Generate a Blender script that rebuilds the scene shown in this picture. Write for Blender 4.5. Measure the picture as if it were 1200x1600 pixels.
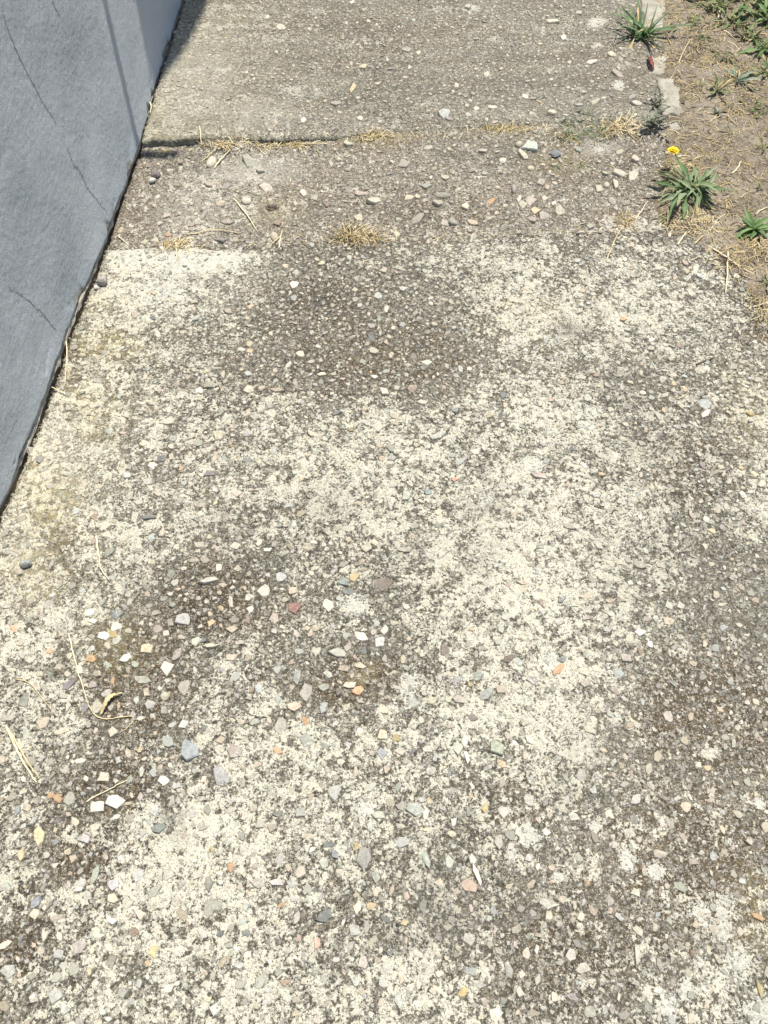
import bpy, math, random
import numpy as np
from mathutils import Vector, Matrix

# ------------------------------------------------------------------ camera, sky, sun, exposure
for o in list(bpy.data.objects): bpy.data.objects.remove(o)
SC = bpy.context.scene
COL = SC.collection
CAM_H, PITCH, FPX = 1.5, math.radians(60), 1200.0      # eye height, degrees below the horizon, focal length for a 1200x1600 frame
cd = bpy.data.cameras.new('camera'); cam = bpy.data.objects.new('camera', cd); COL.objects.link(cam)
cam.location = (0, 0, CAM_H); cam.rotation_euler = (math.radians(90) - PITCH, 0, 0)
cd.sensor_fit = 'VERTICAL'; cd.sensor_height = 36; cd.lens = 36 * FPX / 1600; cd.clip_start = 0.02; cd.clip_end = 2000
SC.camera = cam

SUN_TO = Vector((0.175, 0.265, 1.0)).normalized()       # from ahead, a little from the right, high up
elev = math.asin(SUN_TO.z); azim = math.atan2(SUN_TO.x, SUN_TO.y)
w = bpy.data.worlds.new('World'); SC.world = w; w.use_nodes = True
sky = w.node_tree.nodes.new('ShaderNodeTexSky'); sky.sky_type = 'NISHITA'; sky.sun_disc = False
sky.sun_elevation = elev; sky.sun_rotation = azim
bg = w.node_tree.nodes['Background']; bg.inputs[1].default_value = 0.10
w.node_tree.links.new(sky.outputs[0], bg.inputs[0])
sl = bpy.data.lights.new('sun', 'SUN'); sl.energy = 4.4; sl.angle = math.radians(0.53); sl.color = (1, 0.955, 0.865)
so = bpy.data.objects.new('sun', sl); COL.objects.link(so); so.rotation_euler = SUN_TO.to_track_quat('Z', 'Y').to_euler()
so.location = (2, 4, 6)
SC.view_settings.view_transform = 'Standard'; SC.view_settings.look = 'None'
SC.view_settings.exposure = 0.47; SC.view_settings.gamma = 1.0

rng = np.random.default_rng(7); random.seed(7)

# ------------------------------------------------------------------ photograph pixel <-> ground
SP, CP = math.sin(PITCH), math.cos(PITCH)
def ray(px, py):
    a = (np.asarray(px, float) - 600) / FPX; b = (800 - np.asarray(py, float)) / FPX
    return a, CP + b * SP, -SP + b * CP
def gnd(px, py, z=0.0):
    dx, dy, dz = ray(px, py); t = (z - CAM_H) / dz
    return dx * t, dy * t
def pix(x, y, z=0.0):
    dz = z - CAM_H
    d = y * CP - dz * SP; u = y * SP + dz * CP
    return 600 + FPX * x / d, 800 - FPX * u / d
def mpp(px, py):                                         # metres per pixel across and along the ground there
    x, y = gnd(px, py); d = y * CP + CAM_H * SP
    s = d / FPX; dep = CAM_H / math.sqrt(x * x * 0 + y * y + CAM_H ** 2)
    return s, s / max(dep, 0.3)

# ------------------------------------------------------------------ numpy noise
PERM = rng.permutation(4096); RV = rng.random(4096)
def vnoise(x, y, seed=0):
    xi = np.floor(x).astype(np.int64); yi = np.floor(y).astype(np.int64)
    fx = x - xi; fy = y - yi; fx = fx * fx * (3 - 2 * fx); fy = fy * fy * (3 - 2 * fy)
    def h(a, b): return RV[PERM[(PERM[(a + seed * 131) & 4095] + b) & 4095]]
    return (h(xi, yi) * (1 - fx) + h(xi + 1, yi) * fx) * (1 - fy) + (h(xi, yi + 1) * (1 - fx) + h(xi + 1, yi + 1) * fx) * fy
def fbm(x, y, f, o=4, seed=0, g=0.5):
    x = np.asarray(x, float); y = np.asarray(y, float)
    s = 0; a = 1; t = 0
    for i in range(o):
        s = s + a * vnoise(x * f + i * 17.3, y * f - i * 9.1, seed + i); t += a; a *= g; f *= 2.03
    return s / t - 0.5
def sstep(a, b, x):
    t = np.clip((x - a) / (b - a), 0, 1); return t * t * (3 - 2 * t)

# ------------------------------------------------------------------ node helpers
class NT:
    def __init__(s, name):
        s.m = bpy.data.materials.new(name); s.m.use_nodes = True
        s.t = s.m.node_tree; s.b = s.t.nodes['Principled BSDF']; s.pos = s.t.nodes.new('ShaderNodeNewGeometry').outputs['Position']
    def n(s, k, **kw):
        nd = s.t.nodes.new('ShaderNode' + k)
        for a, v in kw.items(): setattr(nd, a, v)
        return nd
    def put(s, sock, v):
        if hasattr(v, 'is_linked') or isinstance(v, bpy.types.NodeSocket): s.t.links.new(v, sock)
        elif isinstance(v, tuple) and len(v) == 3 and sock.type == 'RGBA': sock.default_value = (*v, 1)
        else: sock.default_value = v
    def noise(s, scale, detail=4, rough=0.6, vec=None, dist=0.0):
        nd = s.n('TexNoise'); s.put(nd.inputs['Vector'], vec or s.pos); nd.inputs['Scale'].default_value = scale
        nd.inputs['Detail'].default_value = detail; nd.inputs['Roughness'].default_value = rough; nd.inputs['Distortion'].default_value = dist
        return nd.outputs['Fac']
    def vor(s, scale, feature='F1', vec=None):
        nd = s.n('TexVoronoi', feature=feature); s.put(nd.inputs['Vector'], vec or s.pos); nd.inputs['Scale'].default_value = scale
        return nd
    def math(s, op, a, b=0.0, c=None, clamp=False):
        nd = s.n('Math', operation=op, use_clamp=clamp); s.put(nd.inputs[0], a); s.put(nd.inputs[1], b)
        if c is not None: s.put(nd.inputs[2], c)
        return nd.outputs[0]
    def ramp(s, x, lo, hi, a=0.0, b=1.0):
        nd = s.n('MapRange', interpolation_type='SMOOTHSTEP'); s.put(nd.inputs[0], x)
        for i, v in enumerate((lo, hi, a, b)): s.put(nd.inputs[i + 1], v)
        return nd.outputs[0]
    def mix(s, f, a, b, mode='MIX'):
        nd = s.n('Mix', data_type='RGBA', blend_type=mode); s.put(nd.inputs[0], f); s.put(nd.inputs[6], a); s.put(nd.inputs[7], b)
        return nd.outputs[2]
    def attr(s, name, kind='GEOMETRY'):
        nd = s.n('Attribute', attribute_type=kind, attribute_name=name); return nd
    def sep(s, c):
        nd = s.n('SeparateColor'); s.put(nd.inputs[0], c); return nd.outputs
    def bump(s, h, dist, strength=1.0, normal=None):
        nd = s.n('Bump'); nd.inputs['Strength'].default_value = strength; nd.inputs['Distance'].default_value = dist
        s.put(nd.inputs['Height'], h)
        if normal is not None: s.put(nd.inputs['Normal'], normal)
        return nd.outputs[0]
    def out(s, col, rough=0.9, normal=None, spec=0.2):
        s.put(s.b.inputs['Base Color'], col); s.put(s.b.inputs['Roughness'], rough)
        s.b.inputs['Specular IOR Level'].default_value = spec
        if normal is not None: s.put(s.b.inputs['Normal'], normal)
        return s.m

# ------------------------------------------------------------------ materials
def mat_concrete(name, grey, brown, lich_a, lich_b, k=4.6, fine=1.0):
    """weathered exposed-aggregate concrete; 'mask' = lichen, brown grime, ochre algae; 'mask2' = pale bloom, dark grime, smooth cement"""
    N = NT(name)
    L, B, O = N.sep(N.attr('mask').outputs['Color'])[0:3]
    P, D, S = N.sep(N.attr('mask2').outputs['Color'])[0:3]
    n0 = N.noise(14, 3, 0.65); n1 = N.noise(52 * fine, 4, 0.72); n2 = N.noise(190 * fine, 3, 0.72); n3 = N.noise(620, 1, 0.7)
    # sand grain of the cement
    v1 = N.vor(360 * fine); cell = N.sep(v1.outputs['Color'])
    v2 = N.vor(170 * fine); cell2 = N.sep(v2.outputs['Color'])
    nm = N.noise(19, 3, 0.68)
    B = N.ramp(N.math('MULTIPLY_ADD', N.math('SUBTRACT', N.math('MULTIPLY_ADD', n1, 0.4, N.math('MULTIPLY', nm, 0.6)), 0.5), 2.6, B), 0.10, 0.60)
    base = N.mix(B, grey, brown)
    wv = N.n('VectorMath', operation='MULTIPLY_ADD'); nc = N.n('TexNoise'); N.put(nc.inputs['Vector'], N.pos); nc.inputs['Scale'].default_value = 120; nc.inputs['Detail'].default_value = 1
    N.put(wv.inputs[0], nc.outputs['Color']); wv.inputs[1].default_value = (0.011,) * 3; N.put(wv.inputs[2], N.pos); wpos = wv.outputs[0]
    va = N.vor(78 * fine, vec=wpos); ca = N.sep(va.outputs['Color']); vb = N.vor(165 * fine, vec=wpos); cb = N.sep(vb.outputs['Color'])
    gap = N.math('MAXIMUM', N.math('MULTIPLY', N.ramp(va.outputs['Distance'], 0.42, 0.72), 0.9), N.math('MULTIPLY', N.ramp(vb.outputs['Distance'], 0.45, 0.75), 0.75))
    K = N.attr('coarse').outputs['Fac']; K = N.math('MULTIPLY_ADD', N.math('SUBTRACT', n0, 0.5), 1.4, K, True); gap = N.math('MULTIPLY', gap, N.math('MULTIPLY_ADD', K, 0.75, 0.25))
    pebv = N.mix(cb[0], (0.30, 0.285, 0.245), (0.115, 0.108, 0.088)); base = N.mix(N.math('MULTIPLY', N.ramp(cb[1], 0.55, 0.62), 0.75), base, pebv)
    pebv = N.mix(ca[0], (0.36, 0.33, 0.28), (0.17, 0.155, 0.13)); base = N.mix(N.math('MULTIPLY', N.ramp(ca[1], 0.72, 0.76), N.math('MULTIPLY', N.ramp(va.outputs['Distance'], 0.55, 0.42), 0.7)), base, pebv)
    base = N.mix(N.math('MULTIPLY', gap, 0.80), base, (0.040, 0.034, 0.025))
    shade = N.math('MULTIPLY_ADD', n2, 3.4, -0.70); base = N.mix(1.0, base, N.math('MAXIMUM', shade, 0.25), 'MULTIPLY')
    big = N.math('MULTIPLY_ADD', n0, 1.3, 0.35); base = N.mix(1.0, base, big, 'MULTIPLY')
    gl = N.math('MULTIPLY', N.ramp(cell[0], 0.74, 0.78), N.ramp(v1.outputs['Distance'], 0.55, 0.3))
    base = N.mix(N.math('MULTIPLY', gl, 0.78), base, (0.50, 0.465, 0.39))
    gd = N.math('MULTIPLY', N.ramp(cell[2], 0.20, 0.16), N.ramp(v1.outputs['Distance'], 0.6, 0.3))
    base = N.mix(N.math('MULTIPLY', gd, 0.75), base, (0.05, 0.045, 0.036))
    g2 = N.math('MULTIPLY', N.ramp(cell2[1], 0.86, 0.88), N.ramp(v2.outputs['Distance'], 0.52, 0.36))
    base = N.mix(N.math('MULTIPLY', g2, 0.55), base, N.mix(cell2[0], (0.52, 0.50, 0.45), (0.34, 0.27, 0.22)))
    # ochre algae / grime
    of = N.math('MULTIPLY', O, N.ramp(n1, 0.32, 0.62)); base = N.mix(N.math('MULTIPLY', of, 0.75), base, (0.36, 0.29, 0.12))
    # lichen
    gz = N.ramp(N.noise(8, 2, 0.5), 0.38, 0.62)
    f = N.math('ADD', N.math('MULTIPLY', n1, N.math('MULTIPLY_ADD', gz, 0.55, 0.2)), N.math('MULTIPLY', n2, N.math('MULTIPLY_ADD', gz, -0.55, 0.8)))
    t = N.math('MULTIPLY_ADD', N.math('SUBTRACT', f, 0.5), k, N.math('MULTIPLY_ADD', N.math('SUBTRACT', L, 0.5), 1.15, 0.45))
    t = N.math('MULTIPLY_ADD', N.math('SUBTRACT', nm, 0.5), 2.8, t)
    t = N.math('MULTIPLY_ADD', N.math('SUBTRACT', ca[2], 0.5), 0.42, t); t = N.math('MULTIPLY_ADD', N.math('SUBTRACT', cb[2], 0.5), 0.5, t)
    t = N.math('SUBTRACT', t, N.math('MULTIPLY', gap, 0.42))
    lich = N.ramp(t, N.math('MULTIPLY_ADD', gz, 0.16, 0.10), N.math('MULTIPLY_ADD', gz, -0.16, 0.80))
    pit = N.math('MULTIPLY', N.ramp(cell[1], 0.30, 0.22), N.ramp(v1.outputs['Distance'], 0.55, 0.3))
    lich = N.math('MULTIPLY', lich, N.math('SUBTRACT', 1.0, N.math('MULTIPLY', pit, N.math('SUBTRACT', 1.0, N.math('MULTIPLY', N.ramp(t, 0.7, 1.35), 0.85)))))
    lcol = N.mix(N.ramp(n3, 0.3, 0.7), lich_a, lich_b)
    lcol = N.mix(N.math('MULTIPLY', of, 0.45), lcol, (0.52, 0.45, 0.22))
    c = N.mix(N.math('MULTIPLY', lich, 0.86), base, lcol)
    # grime in dark spots
    df = N.math('MULTIPLY', D, N.ramp(f, 0.42, 0.58)); c = N.mix(N.math('MULTIPLY', df, 0.8), c, (0.075, 0.072, 0.064))
    # smooth cement skin and pale round bloom
    sk = N.math('MULTIPLY', S, N.ramp(N.math('ADD', n1, N.math('MULTIPLY', S, 0.45)), 0.45, 0.7))
    c = N.mix(N.math('MULTIPLY', sk, 0.7), c, N.mix(n2, (0.40, 0.38, 0.33), (0.60, 0.57, 0.50)))
    pq = N.math('MULTIPLY_ADD', N.math('SUBTRACT', n2, 0.5), 2.6, N.math('MULTIPLY_ADD', N.math('SUBTRACT', n1, 0.5), 1.6, N.math('MULTIPLY', P, 1.45)))
    c = N.mix(N.math('MULTIPLY', N.ramp(pq, 0.5, 0.78), 0.88), c, N.mix(n3, (0.50, 0.49, 0.42), (0.66, 0.64, 0.55)))
    h = N.math('ADD', N.math('MULTIPLY', n2, 0.9), N.math('MULTIPLY', v1.outputs['Distance'], -0.25))
    h = N.math('MULTIPLY_ADD', n3, 0.3, h); h = N.math('MULTIPLY_ADD', lich, 0.12, h); h = N.math('MULTIPLY_ADD', N.math('MULTIPLY', va.outputs['Distance'], K), -0.8, h); h = N.math('MULTIPLY_ADD', N.math('MULTIPLY', vb.outputs['Distance'], N.math('MULTIPLY_ADD', K, .6, .4)), -0.5, h)
    return N.out(c, 0.93, N.bump(h, 0.0040, 1.0), 0.15)

M = {}
M['front'] = mat_concrete('lichened_concrete', (0.212, 0.192, 0.145), (0.138, 0.106, 0.066), (0.72, 0.69, 0.565), (0.55, 0.52, 0.415), 4.2)
M['strip'] = mat_concrete('pebbly_concrete', (0.300, 0.264, 0.200), (0.235, 0.188, 0.132), (0.66, 0.62, 0.52), (0.52, 0.48, 0.40), 4.0)
M['far'] = mat_concrete('grey_worn_concrete', (0.310, 0.282, 0.215), (0.245, 0.203, 0.142), (0.60, 0.575, 0.48), (0.46, 0.44, 0.37), 4.6, 1.15)

def mat_stone():
    N = NT('aggregate_stone')
    a = N.attr('stone_rgb').outputs['Color']; b = N.attr('stone_rgb', 'OBJECT').outputs['Color']
    c = N.mix(1.0, a, b, 'ADD')
    la = N.math('ADD', N.attr('crust').outputs['Fac'], N.attr('crust', 'OBJECT').outputs['Fac'])
    n1 = N.noise(130, 4, 0.65); n2 = N.noise(480, 3, 0.7); n3 = N.noise(60, 3, 0.6)
    c = N.mix(1.0, c, N.math('MULTIPLY_ADD', n1, 1.5, 0.28), 'MULTIPLY')
    c = N.mix(1.0, c, N.math('MULTIPLY_ADD', n2, 1.0, 0.5), 'MULTIPLY')
    f = N.math('MULTIPLY_ADD', N.math('SUBTRACT', N.math('MULTIPLY_ADD', n2, 0.5, N.math('MULTIPLY', n3, 0.5)), 0.5), 4.2, la)
    c = N.mix(N.math('MULTIPLY', N.ramp(f, 0.42, 0.75), 0.9), c, (0.60, 0.575, 0.49))
    du = N.math('ADD', N.attr('dust').outputs['Fac'], N.attr('dust', 'OBJECT').outputs['Fac'])
    fd = N.math('MULTIPLY_ADD', N.math('SUBTRACT', N.math('MULTIPLY_ADD', n2, 0.35, N.math('MULTIPLY', n1, 0.65)), 0.5), 3.2, du)
    c = N.mix(N.math('MULTIPLY', N.ramp(fd, 0.35, 0.8), 0.75), c, (0.215, 0.195, 0.16))
    return N.out(c, 0.82, N.bump(N.math('MULTIPLY_ADD', n2, 0.4, n1), 0.0015, 0.6), 0.3)
M['stone'] = mat_stone()

def mat_soil():
    N = NT('dry_brown_soil')
    n0 = N.noise(7, 5, 0.6); n1 = N.noise(45, 6, 0.7); n2 = N.noise(230, 4, 0.7)
    c = N.mix(N.ramp(n0, 0.35, 0.65), (0.190, 0.156, 0.115), (0.315, 0.272, 0.215))
    c = N.mix(N.ramp(n1, 0.5, 0.7), c, (0.145, 0.115, 0.075))
    c = N.mix(1.0, c, N.math('MULTIPLY_ADD', n2, 1.3, 0.35), 'MULTIPLY')
    v = N.vor(260); k = N.sep(v.outputs['Color'])
    c = N.mix(N.math('MULTIPLY', N.ramp(k[0], 0.86, 0.9), 0.6), c, (0.50, 0.43, 0.31))
    c = N.mix(N.math('MULTIPLY', N.ramp(k[1], 0.12, 0.08), 0.6), c, (0.08, 0.06, 0.04))
    return N.out(c, 0.97, N.bump(N.math('MULTIPLY_ADD', n1, 0.8, n2), 0.005, 0.9), 0.1)
M['soil'] = mat_soil()

def mat_render_coat():
    N = NT('blue_grey_painted_render')
    n0 = N.noise(5, 5, 0.6); n1 = N.noise(28, 6, 0.65); n2 = N.noise(230, 4, 0.75); n3 = N.noise(520, 3, 0.8)
    c = N.mix(N.ramp(n0, 0.35, 0.68), (0.415, 0.455, 0.480), (0.485, 0.515, 0.535))
    c = N.mix(N.math('MULTIPLY', N.ramp(n1, 0.56, 0.75), 0.5), c, (0.345, 0.378, 0.405))
    c = N.mix(1.0, c, N.math('MULTIPLY_ADD', n2, 0.55, 0.74), 'MULTIPLY'); c = N.mix(1.0, c, N.math('MULTIPLY_ADD', n3, 0.45, 0.79), 'MULTIPLY')
    W = N.attr('worn').outputs['Fac']
    wf = N.ramp(N.math('MULTIPLY_ADD', W, 1.0, N.math('MULTIPLY', N.math('SUBTRACT', n1, 0.5), 1.6)), 0.55, 0.85)
    c = N.mix(wf, c, N.mix(n2, (0.44, 0.42, 0.36), (0.28, 0.265, 0.225)))
    h = N.math('MULTIPLY_ADD', n3, 0.7, N.math('MULTIPLY_ADD', n1, 0.35, n2))
    return N.out(c, 0.85, N.bump(h, 0.0030, 1.0), 0.15)
M['render'] = mat_render_coat()

def mat_plain(name, a, b, scale=60, rough=0.85, bump=0.0, spec=0.2, scale2=None, dark=None):
    N = NT(name); n = N.noise(scale, 5, 0.65)
    c = N.mix(N.ramp(n, 0.32, 0.68), a, b)
    if dark: c = N.mix(N.math('MULTIPLY', N.ramp(N.noise(scale * 3.3, 4, 0.7), 0.55, 0.7), 0.7), c, dark)
    return N.out(c, rough, N.bump(N.noise(scale * 3, 4, 0.7), bump, 0.8) if bump else None, spec)
M['mortar'] = mat_plain('raw_mortar', (0.50, 0.46, 0.37), (0.33, 0.30, 0.24), 70, 0.95, 0.003, 0.1, dark=(0.16, 0.14, 0.11))
M['crack'] = mat_plain('crack_grey', (0.20, 0.215, 0.23), (0.30, 0.32, 0.335), 200, 0.95)  # cracks are thin strips darker than the wall paint
M['kerb'] = mat_plain('bleached_concrete', (0.42, 0.40, 0.335), (0.30, 0.275, 0.22), 30, 0.93, 0.004, 0.1, dark=(0.24, 0.21, 0.165))
M['straw'] = mat_plain('dry_straw', (0.72, 0.60, 0.36), (0.56, 0.44, 0.24), 90, 0.6, 0, 0.3)
M['straw_pale'] = mat_plain('bleached_straw', (0.80, 0.72, 0.50), (0.64, 0.54, 0.34), 90, 0.6, 0, 0.3)
M['straw_brown'] = mat_plain('brown_straw', (0.36, 0.27, 0.14), (0.52, 0.41, 0.22), 90, 0.7, 0, 0.2)
M['twig'] = mat_plain('dark_twig', (0.06, 0.045, 0.03), (0.12, 0.09, 0.06), 120, 0.9)
M['moss'] = mat_plain('yellowed_moss', (0.34, 0.27, 0.11), (0.44, 0.36, 0.17), 150, 0.95)
M['metal'] = mat_plain('painted_metal', (0.25, 0.25, 0.25), (0.30, 0.30, 0.30), 20, 0.5)  # only for the added shadow-casting rod
M['caster'] = mat_plain('caster_board', (0.30, 0.29, 0.27), (0.38, 0.36, 0.33), 12, 0.8)  # only for the added shadow-casting board
M['red'] = mat_plain('red_dead_leaf', (0.16, 0.04, 0.035), (0.22, 0.08, 0.06), 300, 0.6)
M['yellow'] = mat_plain('yellow_petal', (0.86, 0.62, 0.015), (0.80, 0.50, 0.01), 300, 0.6)
M['disc'] = mat_plain('orange_yellow_florets', (0.70, 0.38, 0.01), (0.80, 0.48, 0.01), 400, 0.7)
M['dryleaf'] = mat_plain('yellow_dry_leaf', (0.58, 0.49, 0.27), (0.48, 0.40, 0.24), 160, 0.6)
def mat_leaf(name, a, b, rough=0.62):
    N = NT(name)
    r = N.n('ObjectInfo').outputs['Random']; n = N.noise(55, 4, 0.6)
    c = N.mix(N.ramp(N.math('MULTIPLY_ADD', r, 0.8, N.math('SUBTRACT', n, 0.4)), 0.1, 0.9), a, b)
    t = N.attr('along').outputs['Fac']
    c = N.mix(N.math('MULTIPLY', N.ramp(N.math('MULTIPLY_ADD', n, 0.5, t), 1.15, 1.4), 0.7), c, (0.30, 0.22, 0.08))
    m = N.out(c, rough, N.bump(N.noise(240, 3, 0.6), 0.0012, 0.6), 0.4)
    N.b.inputs['Subsurface Weight'].default_value = 0.0
    tr = N.n('BsdfTranslucent'); N.put(tr.inputs[0], N.mix(0.5, c, (0.16, 0.22, 0.05)))
    mx = N.n('MixShader'); mx.inputs[0].default_value = 0.22
    N.t.links.new(N.b.outputs[0], mx.inputs[1]); N.t.links.new(tr.outputs[0], mx.inputs[2])
    N.t.links.new(mx.outputs[0], N.t.nodes['Material Output'].inputs[0]); return m
M['leaf_grey'] = mat_leaf('grey_green_leaf', (0.105, 0.185, 0.065), (0.285, 0.345, 0.195))
M['leaf_green'] = mat_leaf('green_leaf', (0.107, 0.19, 0.062), (0.209, 0.318, 0.113))
M['leaf_dark'] = mat_leaf('dark_grass_leaf', (0.073, 0.148, 0.057), (0.166, 0.267, 0.111))
M['leaf_teal'] = mat_leaf('blue_green_leaf', (0.188, 0.296, 0.22), (0.348, 0.455, 0.358))
M['leaf_ash'] = mat_leaf('ashen_leaf', (0.172, 0.184, 0.138), (0.299, 0.305, 0.229))
M['leaf_olive'] = mat_leaf('olive_weed_leaf', (0.174, 0.192, 0.084), (0.303, 0.309, 0.153))

# ------------------------------------------------------------------ object helpers
def link(name, me, mat=None, parent=None):
    o = bpy.data.objects.new(name, me); COL.objects.link(o)
    if mat is not None and me is not None and not me.materials: me.materials.append(mat)
    if parent is not None: o.parent = parent
    return o
def tag(o, label=None, cat=None, group=None, kind=None):
    if label: o['label'] = label
    if cat: o['category'] = cat
    if group: o['group'] = group
    if kind: o['kind'] = kind
    return o
def empty(name, loc, rz=0.0):
    o = bpy.data.objects.new(name, None); COL.objects.link(o); o.location = loc; o.rotation_euler = (0, 0, rz); o.empty_display_size = 0.03
    return o
def mesh(name, v, f, smooth=False):
    me = bpy.data.meshes.new(name); me.from_pydata([tuple(map(float, p)) for p in v], [], [tuple(map(int, q)) for q in f])
    if smooth: me.polygons.foreach_set('use_smooth', [True] * len(me.polygons))
    me.update(); return me
def fast_mesh(name, V, Q, smooth=True):                  # V (n,3), Q (m,k) equal-sided faces
    V = np.asarray(V, np.float32); Q = np.asarray(Q, np.int32); k = Q.shape[1]
    me = bpy.data.meshes.new(name); me.vertices.add(len(V)); me.vertices.foreach_set('co', V.ravel())
    me.loops.add(Q.size); me.loops.foreach_set('vertex_index', Q.ravel())
    me.polygons.add(len(Q)); me.polygons.foreach_set('loop_start', np.arange(0, Q.size, k, dtype=np.int32))
    me.polygons.foreach_set('use_smooth', np.full(len(Q), smooth))
    me.update(calc_edges=True); me.validate(); return me
def colattr(me, name, rgb):
    a = me.attributes.new(name, 'FLOAT_COLOR', 'POINT'); c = np.ones((len(me.vertices), 4), np.float32); c[:, :3] = rgb
    a.data.foreach_set('color', c.ravel())
def fattr(me, name, v):
    a = me.attributes.new(name, 'FLOAT', 'POINT'); a.data.foreach_set('value', np.asarray(v, np.float32))

# ------------------------------------------------------------------ layout of the place (metres, z up, y ahead)
WALL_PX = [(-90, 1045), (0, 795), (15, 768), (46, 690), (75, 612), (106, 520), (145, 430), (180, 332), (215, 234), (240, 146), (287, 0)]
wp = np.array([gnd(*p) for p in WALL_PX])
wp = np.vstack([[wp[0, 0] - 0.10, -1.2], wp, [wp[-1, 0] + 0.05, 6.0]])
wp[:, 0] = np.interp(wp[:, 1], wp[:, 1], wp[:, 0])
def wall_x(y): return np.interp(y, wp[:, 1], wp[:, 0])
def curve_y(pts):
    P = np.array([gnd(*p) for p in pts]); o = np.argsort(P[:, 0]); P = P[o]
    return lambda x: np.interp(x, P[:, 0], P[:, 1])
J1 = curve_y([(60, 232), (220, 222), (300, 222), (400, 221), (490, 217), (640, 207), (800, 196), (1000, 190), (1200, 180)])     # near edge of the far slab
J2 = curve_y([(60, 390), (165, 386), (400, 384), (640, 375), (1040, 362), (1250, 352)])                                          # far edge of the near slab
SOIL_PX = [(985, -60), (1000, 0), (1012, 60), (1030, 125), (1038, 185), (1034, 250), (1024, 330), (1040, 366), (1098, 398), (1150, 440), (1176, 500), (1200, 545), (1235, 640)]
sp_ = np.array([gnd(*p) for p in SOIL_PX]); sp_ = sp_[np.argsort(sp_[:, 1])]
sp_ = np.vstack([[0.90, -1.0], [0.93, 0.9], sp_, [1.05, 6.0]])
def soil_x(y): return np.interp(y, sp_[:, 1], sp_[:, 0])

# how the near slab is stained, read off the photograph every 100 px across and 50 px down (0-9)
LROWS = """
350 0 5 8 8 5 3 3 5 5 5 5 4 3
400 0 5 9 8 5 2 3 6 6 5 6 4 3
450 0 6 8 6 3 1 2 4 8 6 6 5 3
500 0 6 7 5 3 1 1 3 8 7 7 5 3
550 0 6 6 4 2 1 0 1 6 5 4 5 3
600 0 8 6 5 3 2 2 3 7 6 3 4 5
650 0 8 5 6 6 6 6 6 7 8 4 3 7
700 8 6 5 6 5 7 7 6 7 7 6 3 6
750 8 5 5 5 6 7 7 6 7 7 6 4 8
800 8 5 6 6 5 7 7 5 7 7 6 5 7
850 7 4 7 5 3 5 6 7 8 7 7 3 4
900 6 5 6 2 2 4 4 7 8 7 7 3 2
950 6 7 4 1 2 4 4 7 8 7 6 2 2
1000 6 7 2 1 5 3 3 7 7 6 5 2 3
1050 6 6 1 4 5 2 2 6 7 7 4 2 2
1100 6 6 1 5 6 4 4 7 8 7 2 1 1
1150 6 6 2 5 7 7 5 7 8 7 3 2 1
1200 6 3 2 6 7 6 5 6 6 6 2 2 2
1250 5 3 3 7 7 7 6 5 5 4 3 2 2
1300 4 4 6 9 7 7 6 5 6 4 4 2 2
1350 6 5 7 9 7 6 5 4 4 5 3 2 3
1400 5 6 7 7 7 5 6 4 4 4 2 3 3
1450 4 5 6 6 6 5 5 5 4 3 2 4 3
1500 4 5 5 7 8 6 7 6 3 4 3 4 3
1550 4 5 5 7 7 6 7 7 3 3 4 6 4
1600 4 5 5 6 7 6 7 6 3 3 4 5 4"""
LMAP = np.array([[float(c) for c in r.split()[1:]] for r in LROWS.strip().splitlines()]) / 9.0
def lmap(px, py):
    gx = np.clip(px / 100, 0, 11.999); gy = np.clip((py - 350) / 50, 0, len(LMAP) - 1.001)
    i = gx.astype(int); j = gy.astype(int); a = gx - i; b = gy - j
    return (LMAP[j, i] * (1 - a) + LMAP[j, i + 1] * a) * (1 - b) + (LMAP[j + 1, i] * (1 - a) + LMAP[j + 1, i + 1] * a) * b
def blobs(px, py, L):
    s = np.zeros_like(px)
    for x, y, rx, ry, k in L: s = np.maximum(s, k * np.exp(-(((px - x) / rx) ** 2 + ((py - y) / ry) ** 2)))
    return np.clip(s, 0, 1)
BROWN = [(330, 940, 90, 60, 1), (220, 1060, 70, 90, 1), (180, 1230, 70, 60, 1), (130, 1340, 70, 50, .8), (560, 1060, 70, 50, .9), (1130, 1110, 160, 120, .8), (1100, 1350, 200, 160, .75),
         (900, 1480, 160, 110, .6), (1080, 740, 70, 80, .7), (600, 560, 160, 60, .75), (500, 480, 120, 80, .5), (110, 560, 30, 60, .9), (40, 1460, 50, 60, .7), (800, 1280, 80, 80, .5), (560, 1440, 60, 60, .4), (1180, 480, 60, 70, .7), (100, 870, 30, 40, .5)]
OCHRE = [(170, 540, 60, 30, .8), (140, 640, 50, 60, .8), (80, 780, 60, 90, .9), (50, 880, 50, 60, .8), (1160, 640, 40, 60, .5), (140, 480, 50, 30, .5), (180, 1000, 60, 60, .35), (570, 1050, 20, 15, .7), (1180, 1440, 40, 80, .4), (840, 480, 60, 30, .35)]
PALE = [(567, 1262, 20, 17, 1), (932, 1291, 11, 11, 1), (1024, 1362, 16, 17, .9), (863, 1036, 17, 15, 1), (832, 725, 22, 13, 1), (1093, 1512, 11, 11, .9), (1070, 1550, 15, 24, 1), (1188, 1255, 10, 11, .9), (555, 945, 26, 15, .95), (637, 1070, 17, 26, .8),
        (1130, 1440, 30, 60, .6), (1160, 1510, 40, 40, .6), (1190, 1585, 40, 30, .8), (1040, 1575, 22, 30, .7), (1095, 1420, 26, 26, .6), (920, 645, 30, 20, .5), (830, 1310, 18, 20, .8), (980, 1345, 14, 20, .9), (875, 1372, 14, 10, .8), (300, 410, 90, 22, .95), (220, 400, 40, 18, .9), (255, 450, 60, 40, .6), (345, 405, 50, 16, .9),
        (760, 780, 24, 20, .5), (800, 1340, 16, 18, .7)]
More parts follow.
